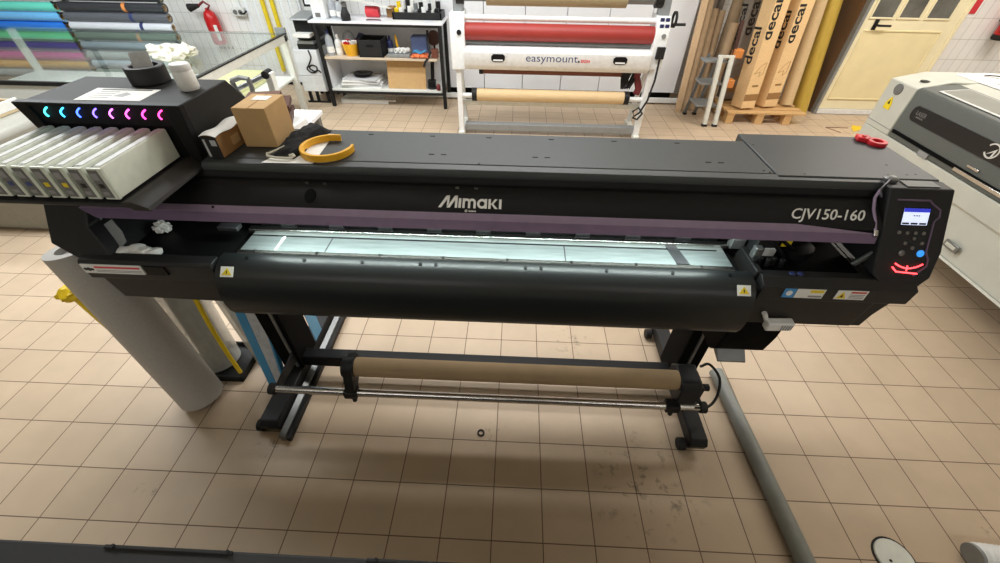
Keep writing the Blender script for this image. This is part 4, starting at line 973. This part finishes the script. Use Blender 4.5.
MB().cyl((-.42, 4.36, .42), (1.11, 4.36, .42), .058, seg=28).build('paper_core', 'kraft', t)
for x in (-.45, 1.09): MB().cyl((x, 4.36, .42), (x+.05, 4.36, .42), .063, seg=24).build('core_chuck', 'black_metal', t, .004)
MB().cyl((-.57, 4.36, .41), (1.32, 4.36, .41), .022, seg=16).build('lower_shaft', 'white_plastic', t)
MB().box(-.57, 1.33, 4.40, 4.44, .30, .345).build('tie_bar', 'cream_metal', t, .004)
MB().box(-.54, 1.29, 4.38, 4.46, .04, .11).build('base_bar', 'grey_metal', t, .006)
for x in (-.575, 1.30):
    MB().prism([(4.33, 0), (4.33, .70), (4.40, .70), (4.40, 0)], 'x', x-.025, x+.025).build('leg', 'white_plastic', t, .004)
    MB().prism([(4.75, 0), (4.47, .70), (4.52, .70), (4.80, 0)], 'x', x-.02, x+.02).build('leg', 'white_plastic', t, .004)
    MB().prism([(4.30, 0), (4.30, .05), (4.80, .05), (4.80, 0)], 'x', x-.03, x+.03).build('foot_bar', 'cream_metal', t, .004)
MB().lathe([(.05, -.01), (.065, -.01), (.065, .01), (.05, .01), (.05, -.01)], seg=24).xf(Matrix.Translation((1.415, 4.40, 1.10)) @ Matrix.Rotation(math.pi/2, 4, 'Y')).build('hand_wheel', 'rubber', t)
MB().cyl((1.375, 4.40, 1.06), (1.52, 4.38, 1.065), .012, seg=12).build('wheel_handle', 'rubber', t)
MB().tube([(1.33, 4.27, .82), (1.335, 4.27, .62), (1.32, 4.30, .42), (1.27, 4.30, .30), (1.22, 4.30, .26), (1.20, 4.30, .31), (1.25, 4.30, .35), (1.30, 4.30, .29), (1.26, 4.30, .23), (1.21, 4.30, .25)], .010, 8).build('cable', 'rubber', t)
mb = MB()
for k in range(5):
    mb.tube([(1.08+.02*k, 4.45, .70), (1.05+.015*k, 4.42, .58), (1.06+.02*k, 4.40, .50), (1.12+.015*k, 4.42, .50+.02*k), (1.16+.01*k, 4.45, .62), (1.18, 4.48, .70)], .011, 6)
mb.build('cable_bundle', 'rubber', t)
MB().tube([(1.22, 4.45, .70), (1.20, 4.44, .60), (1.24, 4.43, .5), (1.23, 4.43, .44)], .035, 10).build('red_cover', 'wine', t)
# ------------------------------------------------------------------ workbench at the back
t = thing('workbench', 'black-framed workbench with two shelves left of the laminator', 'workbench', (-1.55, 5.37, 0))
MB().box(-2.31, -.83, 5.10, 5.54, .885, .905).build('worktop', 'white_panel', t, .003)
MB().box(-2.24, -.92, 5.12, 5.525, .525, .55).build('upper_shelf', 'shelf_wood', t, .002)
MB().box(-2.24, -.90, 5.12, 5.525, .18, .205).build('lower_shelf', 'white_paint', t, .002)
MB().box(-2.22, -.90, 5.525, 5.537, .205, .885).build('back_panel', 'white_panel', t)
MB().box(-2.235, -2.22, 5.15, 5.52, .205, .525).build('side_panel', 'white_panel', t)
for x in (-2.27, -.885):
    for y in (5.10, 5.49): MB().box(x, x+.04, y, y+.04, 0, .885).build('leg', 'black_metal', t, .003)
for z in (.155, .86): MB().box(-2.23, -.885, 5.105, 5.135, z, z+.025).build('front_rail', 'black_metal', t, .002)
def P1(mb, name, mat, label, cat, group=None, bevel=0.): return one(mb, name, mat, label, cat, group, bevel)
def bottle(x, y, z, r, h, mat, cap, label):
    t = thing('spray_bottle', label, 'bottle', (x, y, z), 'bottles on the workbench')
    MB().lathe([(0, 0), (r*.95, 0), (r, .01), (r, h*.62), (r*.8, h*.72), (r*.35, h*.80), (r*.33, h*.86), (0, h*.86)], c=(x, y, z), seg=18).build('bottle_body', mat, t)
    MB().lathe([(0, h*.84), (r*.42, h*.84), (r*.42, h*.96), (r*.3, h), (0, h)], c=(x, y, z), seg=14).build('bottle_cap', cap, t)
    MB().lathe([(r*1.01, h*.12), (r*1.02, h*.12), (r*1.02, h*.36), (r*1.01, h*.36)], c=(x, y, z), seg=18).build('bottle_label', 'paper', t)
    return t
bottle(-2.165, 5.2, .551, .042, .26, 'bottle_clear', 'plastic_dark_blue', 'clear bottle with blue cap at the left end of the shelf')
bottle(-2.07, 5.22, .551, .04, .21, 'silver_light', 'white_plastic', 'pale bottle with white cap beside the yellow bucket')
t = thing('bucket', 'yellow bucket filled with red and white packets', 'bucket', (-1.93, 5.22, .551))
MB().lathe([(0, 0), (.065, 0), (.085, .06), (.098, .125), (.09, .125), (.078, .07), (.06, .012), (0, .012)], c=(-1.93, 5.22, .551), seg=24).build('bucket_wall', 'yellow_ring', t)
random.seed(3)
for k in range(7):
    a = k*.9; m = Matrix.Translation((-1.93+.055*math.cos(a), 5.22+.055*math.sin(a), .66)) @ Matrix.Rotation(a, 4, 'Z') @ Matrix.Rotation(.5+.2*(k % 3), 4, 'X')
    tag(MB().box(-.03, .03, -.006, .006, -.02, .05, mat=m).build('packet', 'red' if k % 2 else 'paper'), '%s packet at the %s side inside the yellow bucket' % ('red' if k % 2 else 'white', ('right', 'right rear', 'rear', 'left rear', 'left front', 'front', 'right front')[k]), 'packet', 'packets in the yellow bucket')
P1(MB().blob((-1.99, 5.36, .66), (.075, .07, .11), 3, .2, 5, 4, .552), 'plastic_bag', 'bottle_clear', 'clear plastic bag behind the yellow bucket', 'bag')
P1(MB().blob((-1.86, 5.42, .64), (.075, .08, .09), 3, .25, 5, 9, .552), 'cable_bundle', 'plastic_dark_blue', 'dark blue bundle between the bucket and the black bin', 'bundle')
t = thing('storage_bin', 'black storage bin in the middle of the upper shelf', 'bin', (-1.68, 5.25, .551))
for q in ((-1.82, -1.54, 5.13, 5.145), (-1.82, -1.54, 5.385, 5.40), (-1.82, -1.808, 5.13, 5.40), (-1.552, -1.54, 5.13, 5.40)): MB().box(*q, .551, .725).build('bin_wall', 'black_plastic', t, .003)
MB().box(-1.82, -1.54, 5.13, 5.40, .551, .56).build('bin_floor', 'black_plastic', t)
MB().box(-1.72, -1.64, 5.127, 5.131, .655, .68).build('grip_hole', 'black_deep', t)
MB().box(-1.79, -1.57, 5.16, 5.37, .56, .69).build('bin_contents', 'rubber', t, .01)
bottle(-1.49, 5.30, .551, .035, .19, 'plastic_dark_blue', 'plastic_dark_blue', 'dark blue bottle right of the black bin')
t = thing('tool_tray', 'grey tray of white rolls on the upper shelf', 'tray', (-1.36, 5.2, .551))
MB().box(-1.50, -1.24, 5.14, 5.30, .551, .585).build('tray_body', 'grey_metal', t, .004)
for k in range(3):
    tag(MB().pipe((-1.41+.05*k, 5.19, .612), (-1.37+.05*k, 5.25, .612), .026, .012, 16).build('tape_roll', 'paper'), 'white tape roll, %s of three lying in the grey tray' % ('left', 'middle', 'right')[k], 'tape roll', 'white tape rolls in the tray')
t = thing('brush', 'brush with a yellow handle standing in the tray', 'brush', (-1.40, 5.27, .586))
MB().box(-1.43, -1.37, 5.265, 5.295, .586, .63).build('bristles', 'rubber', t, .003)
MB().hexa([(-1.41, 5.27, .62), (-1.385, 5.27, .62), (-1.385, 5.285, .62), (-1.41, 5.285, .62), (-1.43, 5.29, .75), (-1.405, 5.29, .75), (-1.405, 5.305, .75), (-1.43, 5.305, .75)]).build('brush_handle', 'yellow_ring', t, .003)
P1(MB().box(-1.235, -1.05, 5.255, 5.40, .551, .745), 'fabric_box', 'blue_fabric', 'blue-grey fabric box on the upper shelf', 'box', None, .01)
def rag(u, v):
    return Vector((-1.225+.20*u+.01*math.sin(v*20), 5.113+.135*v+.008*math.sin(u*25), .556+.03*math.sin(math.pi*u)*abs(math.sin(v*7))+.018*abs(math.sin(u*22+v*5))))
P1(MB().sheet(rag, 40, 14, .004), 'cleaning_cloth', 'orange', 'frilly orange cloth hanging over the shelf edge', 'cloth')
P1(MB().sheet(lambda u, v: Vector((-1.20+.14*u, 5.13+.08*v, .612+.01*math.sin(u*8)+.006*math.sin(v*7))), 12, 10, .006), 'cleaning_cloth', 'blue_film', 'blue cloth lying on top of the orange cloth', 'cloth')
P1(MB().box(-.985, -.915, 5.14, 5.22, .551, .64), 'small_box', 'brown', 'small brown box at the right end of the upper shelf', 'box', None, .003)
t = thing('round_gadget', 'dark round gadget behind the small brown box', 'gadget', (-.99, 5.4, .551))
MB().lathe([(0, 0), (.05, 0), (.05, .012), (.012, .02), (.012, .1), (0, .1)], c=(-.99, 5.4, .551), seg=18).build('gadget_base', 'black_plastic', t)
MB().cyl((-.99, 5.36, .71), (-.99, 5.42, .71), .075, seg=22).build('gadget_head', 'brown_dark', t, .004)
P1(MB().tube([(-1.04, 5.3, .80), (-1.03, 5.22, .70), (-1.0, 5.16, .60), (-1.02, 5.13, .565), (-1.06, 5.105, .52), (-1.08, 5.10, .47)], .012, 8), 'power_cable', 'rubber', 'black cable hanging over the right end of the shelf', 'cable')
# lower shelf
for k in range(6):
    m = Matrix.Translation((-1.89, 5.30, .2065+.0165*k)) @ Matrix.Rotation((-.08, .03, .1, -.04, .06, -.1)[k], 4, 'Z')
    tag(MB().box(-.26+.012*k, .27-.01*k, -.15, .15, 0, .0155, mat=m).build('paper_pack', 'paper' if k % 2 == 0 else 'paper_grey', None, .001),
        '%s in the stack on the lower shelf' % ('bottom white pack of papers', 'second grey pack of papers from the bottom', 'third pack of papers from the bottom', 'third grey pack of papers from the top', 'second white pack of papers from the top', 'top grey pack of papers')[k], 'papers', 'paper packs on the lower shelf')
mb = MB()
for k in range(4): mb.lathe([(.05+.008*k, -.006), (.06+.008*k, 0), (.05+.008*k, .006), (.04+.008*k, 0), (.05+.008*k, -.006)], c=(-1.88+.006*k, 5.26, .315+.012*k), seg=20, sx=1.5)
P1(mb, 'cable_coil', 'rubber', 'black cable coil on the paper stack', 'cable')
P1(MB().hexa([(-1.55, 5.17, .2065), (-1.09, 5.17, .2065), (-1.09, 5.185, .2065), (-1.55, 5.185, .2065), (-1.55, 5.25, .515), (-1.09, 5.25, .515), (-1.09, 5.265, .515), (-1.55, 5.265, .515)]), 'cardboard_sheet', 'cardboard_box', 'flat cardboard panel leaning on the lower shelf', 'cardboard', None, .002)
t = thing('stemmed_device', 'black device with stem at the right of the lower shelf', 'device', (-1.02, 5.22, .2065))
MB().lathe([(0, 0), (.06, 0), (.06, .015), (.014, .03), (0, .03)], c=(-1.02, 5.22, .2065), seg=18).build('device_base', 'black_plastic', t)
MB().tube([(-1.02, 5.22, .23), (-1.01, 5.22, .35), (-1.0, 5.23, .50)], .022, 10).build('device_stem', 'black_deep', t)
MB().box(-1.07, -.98, 5.18, 5.26, .225, .30).build('device_body', 'black_deep', t, .008)
P1(MB().blob((-.935, 5.14, .235), (.028, .03, .05), 2, .2, 4, 3, .2066), 'red_rag', 'wine', 'small dark red rag at the right end of the lower shelf', 'rag')
t = thing('steel_profile', 'pair of pale metal profiles lying under the workbench', 'profile', (-1.9, 5.3, 0))
MB().box(-2.20, -1.60, 5.22, 5.27, .0, .05).build('profile_bar', 'silver_light', t, .004)
MB().box(-2.18, -1.68, 5.30, 5.36, .0, .06).build('profile_bar', 'cream_metal', t, .004)
MB().cyl((-1.60, 5.24, .04), (-1.50, 5.24, .04), .022, seg=14).build('profile_end', 'steel', t)
# on the worktop
P1(MB().sheet(lambda u, v: Vector((-2.05+.62*u, 5.27+.26*v, 1.07-.03*v-.05*u*u+.012*math.sin(u*5))), 16, 8, .003), 'paper_sheet', 'paper', 'large white sheet bridging boxes on the worktop', 'paper')
t = thing('label_printer', 'white desktop device at the left end of the worktop', 'device', (-2.2, 5.3, .906))
MB().box(-2.28, -2.13, 5.20, 5.42, .906, 1.10).build('device_body', 'white_plastic', t, .008)
MB().box(-2.245, -2.19, 5.196, 5.202, .925, .965).build('device_port', 'label_grey', t)
bottle(-2.07, 5.28, .906, .04, .22, 'bottle_clear', 'grey_metal', 'clear bottle beside the white desktop device')
bottle(-1.985, 5.25, .906, .035, .2, 'bottle_clear', 'black_plastic', 'clear bottle with black cap beside the tape spool')
P1(MB().lathe([(0, 0), (.05, 0), (.05, .05), (.035, .09), (.02, .12), (0, .12)], c=(-1.90, 5.17, .906), seg=18), 'black_cup', 'black_plastic', 'small black cup near the front edge of the worktop', 'cup')
P1(MB().cyl((-1.73, 5.38, .96), (-1.58, 5.38, .96), .053, seg=24), 'red_spool', 'sign_red', 'red spool lying under the white sheet on the worktop', 'spool', None, .004)
P1(MB().box(-1.50, -1.42, 5.38, 5.53, .906, 1.0), 'wooden_block', 'cardboard_dark', 'brown block beside the black parts crate', 'block', None, .004)
P1(MB().box(-2.03, -1.99, 5.33, 5.52, .906, 1.03), 'support_box', 'grey_box', 'grey box holding the left end of the white sheet', 'box', None, .003)
P1(MB().sheet(lambda u, v: Vector((-1.42+.56*u, 5.11+.13*v, .9065+.002*math.sin(u*6))), 12, 4, .002), 'paper_strip', 'paper', 'white strip of paper along the worktop front edge', 'paper')
P1(MB().tube([(-1.60+.08*math.cos(a), 5.18+.02*math.sin(a), .912) for a in [i*.4 for i in range(9)]], .005, 6), 'wire_loop', 'rubber', 'thin black wire loop on the worktop', 'wire')
t = thing('parts_crate', 'black crate of small parts at the right of the worktop', 'crate', (-1.14, 5.4, .906))
for q in ((-1.41, -.86, 5.27, 5.285), (-1.41, -.86, 5.515, 5.53), (-1.41, -1.39, 5.27, 5.53), (-.88, -.86, 5.27, 5.53)): MB().box(*q, .906, .975).build('crate_wall', 'black_plastic', t, .004)
MB().box(-1.41, -.86, 5.27, 5.53, .906, .915).build('crate_floor', 'black_plastic', t)
random.seed(11)
kinds = [('yellow', 'yellow'), ('paper', 'white'), ('black_plastic', 'black'), ('paper', 'white'), ('grey_metal', 'grey'), ('black_metal', 'black'), ('white_plastic', 'white'), ('black_plastic', 'black'), ('silver_light', 'pale grey'), ('black_metal', 'black')]
for k in range(20):
    mt, cn = kinds[k % 10]
    i, j = k % 10, k//10
    x = -1.365+.05*i; y = 5.33+.12*j; hgt = .07+.05*random.random()+.04*j
    m = Matrix.Translation((x, y, .916)) @ Matrix.Rotation(random.uniform(-.5, .5), 4, 'Z') @ Matrix.Rotation(random.uniform(-.12, .12), 4, 'X')
    if k % 3 == 2: mb = MB().cyl((0, 0, 0), (0, 0, hgt), .019, seg=14)
    else: mb = MB().box(-.021, .021, -.024, .024, 0, hgt)
    mb.xf(m); tag(mb.build('part_box', mt, None, .002), '%s small part, %s from the left in the %s row of the black crate' % (cn, ('first', 'second', 'third', 'fourth', 'fifth', 'sixth', 'seventh', 'eighth', 'ninth', 'tenth')[i], ('front', 'rear')[j]), 'part', 'small parts in the crate')

# low white cabinet and desktop printer left of the bench
t = thing('low_cabinet', 'low white cabinet on black legs left of the workbench', 'cabinet', (-2.45, 5.4, 0))
MB().box(-2.62, -2.335, 5.20, 5.60, .14, .60).build('cabinet_body', 'white_panel', t, .003)
MB().box(-2.615, -2.34, 5.188, 5.20, .325, .595).build('drawer_front', 'white_panel', t, .002)
MB().box(-2.615, -2.34, 5.188, 5.20, .145, .318).build('drawer_front', 'white_plastic', t, .002)
for x in (-2.59, -2.50, -2.37):
    for y in (5.22, 5.55): MB().box(x, x+.03, y, y+.03, 0, .14).build('leg', 'black_metal', t)
MB().box(-2.62, -2.335, 5.215, 5.235, 0, .02).build('floor_bar', 'black_metal', t)
P1(MB().tube(sm([(-2.43, 5.181, .60), (-2.42, 5.181, .52), (-2.47, 5.181, .44), (-2.50, 5.181, .40), (-2.46, 5.181, .36), (-2.40, 5.181, .37), (-2.38, 5.181, .42), (-2.43, 5.181, .44), (-2.47, 5.181, .41), (-2.42, 5.181, .375), (-2.37, 5.181, .385), (-2.345, 5.181, .36)]), .008, 8), 'power_cable', 'rubber', 'black cable looped in front of the low white cabinet', 'cable')
t = thing('desktop_printer', 'black desktop printer with paper tray on the low cabinet', 'printer', (-2.37, 5.35, .601))
MB().box(-2.55, -2.335, 5.20, 5.62, .601, .66).build('printer_base', 'black_plastic', t, .006)
MB().box(-2.53, -2.34, 5.18, 5.60, .66, .69).build('paper_drawer', 'grey_metal', t, .004)
MB().box(-2.545, -2.335, 5.24, 5.62, .69, .90).build('printer_body', 'black_metal', t, .01)
MB().box(-2.53, -2.34, 5.12, 5.26, .735, .77).build('paper_stack', 'paper', t, .002)
MB().hexa([(-2.54, 5.16, .895), (-2.335, 5.16, .895), (-2.335, 5.50, .90), (-2.54, 5.50, .90), (-2.54, 5.17, .915), (-2.335, 5.17, .915), (-2.335, 5.50, .94), (-2.54, 5.50, .94)]).build('scanner_lid', 'grey_metal', t, .005)
t = thing('monitor', 'grey framed screen standing behind the desktop printer', 'monitor', (-2.36, 5.68, .6))
MB().box(-2.56, -2.20, 5.66, 5.69, .95, 1.30).build('screen_frame', 'black_metal', t, .006)
MB().box(-2.535, -2.225, 5.655, 5.661, .975, 1.28).build('screen_glass', 'white_panel', t)
MB().box(-2.42, -2.34, 5.67, 5.72, .601, .95).build('monitor_stand', 'grey_metal', t, .004)
MB().box(-2.50, -2.26, 5.64, 5.78, .59, .602).build('monitor_foot', 'grey_metal', t, .003)
MB().box(-2.62, -2.30, 5.60, 5.80, .0, .59).build('monitor_plinth', 'white_panel', t, .003)

# ------------------------------------------------------------------ rack of vinyl rolls, back left
t = thing('roll_rack', 'dark steel rack carrying the coloured vinyl rolls', 'rack', (-6, 5.6, 0))
for x in (-8.3, -5.235, -4.12):
    MB().box(x-.02, x+.02, 5.40, 5.45, 0, 1.5).build('rack_upright', 'steel_grey', t, .003)
    for k in range(0 if x == -4.12 else 11):
        z = .105+.0985*k
        MB().prism([(5.41, z-.006), (5.25, z-.002), (5.24, z+.022), (5.255, z+.022), (5.262, z+.010), (5.41, z+.006)], 'x', x-.012, x+.012).build('rack_arm', 'black_metal', t)
def vroll(x0, x1, z, r, col, label, band=None):
    t = thing('vinyl_roll', label, 'roll', ((x0+x1)/2, 5.305, z-r), 'vinyl rolls in the rack')
    MB().pipe((x0, 5.305, z), (x1, 5.305, z), r, r*.72, 24).build('film', 'vinyl_'+col, t)
    MB().pipe((x0+.005, 5.305, z), (x1-.005, 5.305, z), r*.71, r*.5, 20).build('core', 'tube_card', t)
    if band:
        MB().pipe((x1-.47+band[1], 5.305, z), (x1-.43+band[1], 5.305, z), r*1.02, r*.99, 24).build('band', band[0], t)
    return t
LCOL = [(1.06, 'deepgreen', 'dark green'), (.952, 'teal', 'turquoise'), (.855, 'sky', 'light blue'), (.760, 'blue', 'bright blue'), (.658, 'green', 'grass green'), (.548, 'violet', 'violet'), (.445, 'magenta', 'magenta'), (.345, 'ochre', 'ochre yellow'), (.250, 'silver', 'silver grey'), (.155, 'taupe', 'taupe brown')]
for k, (z, c, nm) in enumerate(LCOL): vroll(-8.25, -5.265, z, .047, c, nm+' vinyl roll in the left rack column')
RCOL = [(1.062, 'black', 'topmost black vinyl roll in the right rack column'), (.960, 'black', 'second black vinyl roll with an orange band', ('orange_plastic', 0)), (.865, 'graphite', 'graphite vinyl roll with a blue band', ('navy', .03)), (.770, 'chrome', 'shiny chrome vinyl roll with a blue band', ('navy', .10)),
        (.672, 'sage', 'grey-green vinyl roll under the chrome one'), (.570, 'ice', 'pale icy blue vinyl roll in the right rack column'), (.468, 'silver', 'silver grey vinyl roll in the right rack column'), (.37, 'ice', 'pale vinyl roll low in the right rack column'), (.27, 'sage', 'lowest visible vinyl roll in the right rack column')]
for k, q in enumerate(RCOL): vroll(-5.205, -4.0, q[0], .047, q[1], q[2], q[3] if len(q) > 3 else None)

# ------------------------------------------------------------------ glass counter
t = thing('glass_counter', 'glass-topped display counter with pale metal frame at left', 'counter', (-4, 4.05, 0))
XR_, XM, XL_ = -2.52, -3.46, -5.6
for a, b in ((XL_, XM-.003), (XM+.003, XR_)): MB().box(a, b, 3.15, 4.96, .806, .816).build('glass_top', 'glass', t)
for a, b in ((XL_, XM-.003), (XM+.003, XR_)): MB().box(a+.03, b-.03, 4.945, 4.953, .42, .79).build('glass_back', 'glass', t)
MB().box(XR_-.03, XR_, 3.15, 4.96, .735, .803).build('frame_beam', 'cream_metal', t, .003)
MB().box(XR_-.034, XR_+.004, 3.15, 4.96, .803, .812).build('dark_trim', 'black_metal', t)
MB().box(XL_, XR_, 3.135, 3.16, .785, .815).build('front_trim', 'black_metal', t, .002)
MB().box(XL_, XR_, 4.945, 4.965, .795, .806).build('rear_trim', 'steel_grey', t, .002)
MB().box(XL_, XR_-.03, 3.17, 4.94, .36, .38).build('lower_shelf', 'white_paint', t, .002)
MB().box(XL_, XR_, 3.145, 3.165, .30, .785).build('front_panel', 'white_paint', t, .003)
for x, y in ((XR_-.06, 4.90), (XR_-.06, 3.16), (XL_, 4.90), (XL_, 3.16), (XM-.03, 3.17)): MB().box(x, x+.06, y, y+.055, 0, .80).build('leg', 'cream_metal', t, .003)
MB().box(XR_-.11, XR_+.0, 4.955, 4.985, .74, .86).build('corner_plate', 'grey_metal', t, .003)
for k in range(3):
    P1(MB().box(-3.36+.01*k, -2.78-.012*k, 3.60, 4.86-.02*k, .381+.031*k, .411+.031*k), 'foam_sheet', 'pale_yellow', '%s pale yellow foam sheet on the counter shelf' % ('bottom', 'middle', 'top')[k], 'foam sheet', 'foam sheets in the counter', .004)
P1(MB().box(-4.7, -3.75, 3.5, 4.5, .381, .50), 'packing_box', 'silver_light', 'flat pale box inside the glass counter at far left', 'box', None, .006)
mb = MB()
random.seed(5)
for k in range(16): mb.blob((-3.03+random.uniform(-.13, .13), 3.84+random.uniform(-.10, .10), .85+random.uniform(-.01, .05)), (.06, .05, .035), 2, .6, 7, k, .8165)
P1(mb, 'crumpled_net', 'tissue', 'heap of crumpled white packing net on the glass counter', 'packing net')
P1(MB().box(-4.1, -3.30, 2.35, 2.86, 0, .72), 'plastic_crate', 'grey_box', 'pale grey plastic crate behind the ink cartridges at left', 'crate', None, .04)
t = thing('cardboard_tray', 'open tan tray of papers on the pale grey crate', 'tray', (-3.65, 2.7, .7205))
MB().box(-3.95, -3.52, 2.55, 2.84, .721, .74).build('tray_floor', 'label_tan', t, .003)
MB().box(-3.535, -3.52, 2.55, 2.84, .74, .80).build('tray_side', 'paper', t, .002)
MB().box(-3.95, -3.52, 2.825, 2.84, .74, .79).build('tray_side', 'label_tan', t, .002)
MB().box(-3.92, -3.56, 2.58, 2.80, .74, .76).build('tray_papers', 'brown', t, .004)

# ------------------------------------------------------------------ behind the printer at the left
t = thing('side_table', 'white side table hidden behind the printer lid', 'table', (-1.75, 2.6, 0))
MB().box(-2.25, -1.40, 2.25, 2.95, .70, .73).build('table_top', 'white_panel', t, .004)
for x in (-2.22, -1.45):
    for y in (2.28, 2.88): MB().box(x, x+.04, y, y+.04, 0, .70).build('leg', 'steel_grey', t, .003)
P1(MB().hexa([(-1.64, 2.38, .731), (-1.395, 2.34, .731), (-1.365, 2.66, .731), (-1.61, 2.70, .731), (-1.63, 2.40, .80), (-1.40, 2.36, .80), (-1.37, 2.64, .80), (-1.60, 2.68, .80)]), 'plastic_box', 'white_plastic', 'white plastic box under the dark sample boards', 'box', None, .012)
for k in range(5):
    m = Matrix.Translation((-1.515+.008*k*(1 if k % 2 else -1), 2.56-.008*k, .8015+.031*k)) @ Matrix.Rotation(.35-.1*(k % 3), 4, 'Z')
    P1(MB().box(-.10, .09, -.10, .10, 0, .030, mat=m), 'sample_board', 'brown_dark' if k % 2 else 'board_brown', '%s dark brown sample board on the white plastic box' % ('lowest', 'second lowest', 'middle', 'second highest', 'topmost')[k], 'board', 'sample boards stack', .002)
P1(MB().tube(sm([(-1.415, 2.325, .74), (-1.41, 2.31, .80), (-1.415, 2.29, .82), (-1.42, 2.28, .77), (-1.425, 2.30, .739)]), .008, 8), 'key_bunch', 'steel_grey', 'small metal fasteners beside the white plastic box', 'fasteners')
t = thing('hand_press', 'cutter with grey D-handle and cream post behind the printer', 'cutter', (-1.65, 2.7, .731))
MB().box(-1.84, -1.56, 2.71, 2.81, .731, .76).build('base', 'cream_metal', t, .004)
MB().prism([(-1.625, .76), (-1.57, .76), (-1.565, 1.03), (-1.605, 1.03)], 'y', 2.73, 2.78).build('post', 'cream_metal', t, .004)
MB().cyl((-1.60, 2.72, 1.02), (-1.60, 2.79, 1.02), .024, seg=16).build('pivot', 'black_metal', t, .002)
MB().cyl((-1.60, 2.745, 1.02), (-1.90, 2.70, .90), .014, seg=12).build('bar', 'steel_grey', t)
MB().tube([(-1.79, 2.66, 1.0), (-1.78, 2.66, .94), (-1.755, 2.66, .89), (-1.69, 2.66, .90), (-1.675, 2.66, .96), (-1.68, 2.66, 1.015), (-1.73, 2.66, 1.02), (-1.79, 2.66, 1.0)], .015, 10).build('grip', 'label_grey', t)
MB().blob((-1.705, 2.665, .865), (.065, .05, .035), 3, .15, 4, 3).build('grip_base', 'label_grey', t)
P1(MB().box(-2.20, -1.93, 2.55, 2.80, .731, .83), 'brown_carton', 'cardboard', 'brown carton half hidden behind the ink unit', 'box', None, .003)

# ------------------------------------------------------------------ back wall fittings at the left
t = thing('fire_extinguisher', 'red fire extinguisher hanging on the white tiled back wall', 'fire extinguisher', (-3.87, 5.84, .50))
MB().lathe([(0, 0), (.075, 0), (.078, .01), (.078, .28), (.06, .34), (.025, .37), (.025, .39), (0, .39)], c=(-3.87, 5.84, .50), seg=24).build('cylinder', 'ext_red', t)
MB().box(-3.83, -3.79, 5.765, 5.775, .55, .72).build('label', 'paper', t)
MB().tube([(-3.93, 5.80, .92), (-3.86, 5.80, .96), (-3.80, 5.80, .92), (-3.84, 5.80, .88)], .013, 8).build('valve_lever', 'wine', t)
MB().lathe([(0, 0), (.02, 0), (.045, .13), (0, .13)], seg=16).xf(Matrix.Translation((-3.93, 5.79, .92)) @ Matrix.Rotation(-math.pi/2-.2, 4, 'Y')).build('horn', 'rubber', t)
t = thing('wall_notice', 'pale notice plate on the wall below the extinguisher', 'sign', (-3.87, 5.94, .38))
MB().box(-4.0, -3.74, 5.94, 5.949, .38, .50).build('notice_plate', 'paper', t, .002)
for k in range(4): MB().cyl((-3.96+.055*k, 5.938, .43), (-3.96+.055*k, 5.941, .43), .016, seg=12).build('notice_symbol', 'grey_text', t)
t = thing('socket_box', 'white wall socket box with two outlets beside the door', 'socket', (-3.5, 5.9, .78))
MB().box(-3.60, -3.44, 5.88, 5.945, .80, .89).build('box', 'socket', t, .008)
for x in (-3.55, -3.485): MB().cyl((x, 5.872, .845), (x, 5.88, .845), .026, seg=18).build('outlet', 'label_grey', t)
MB().tube([(-3.485, 5.87, .845), (-3.44, 5.86, .83), (-3.40, 5.88, .86)], .01, 8).build('plug_lead', 'rubber', t)
MB().cyl((-3.50, 5.93, .89), (-3.50, 5.93, 2.6), .014, seg=10).build('conduit', 'white_plastic', t)
MB().cyl((-3.38, 5.93, .0), (-3.38, 5.93, 2.6), .014, seg=10).build('conduit', 'white_plastic', t)
for x, z, lb_ in ((-3.165, .17, 'left yellow pipe running down the white door wall'), (-3.045, .40, 'right yellow pipe running down the white door wall')):
    P1(MB().box(x-.024, x+.024, 5.855, 5.90, z, 2.9), 'gas_pipe', 'yellow_pipe', lb_, 'pipe', 'yellow wall pipes', .015)
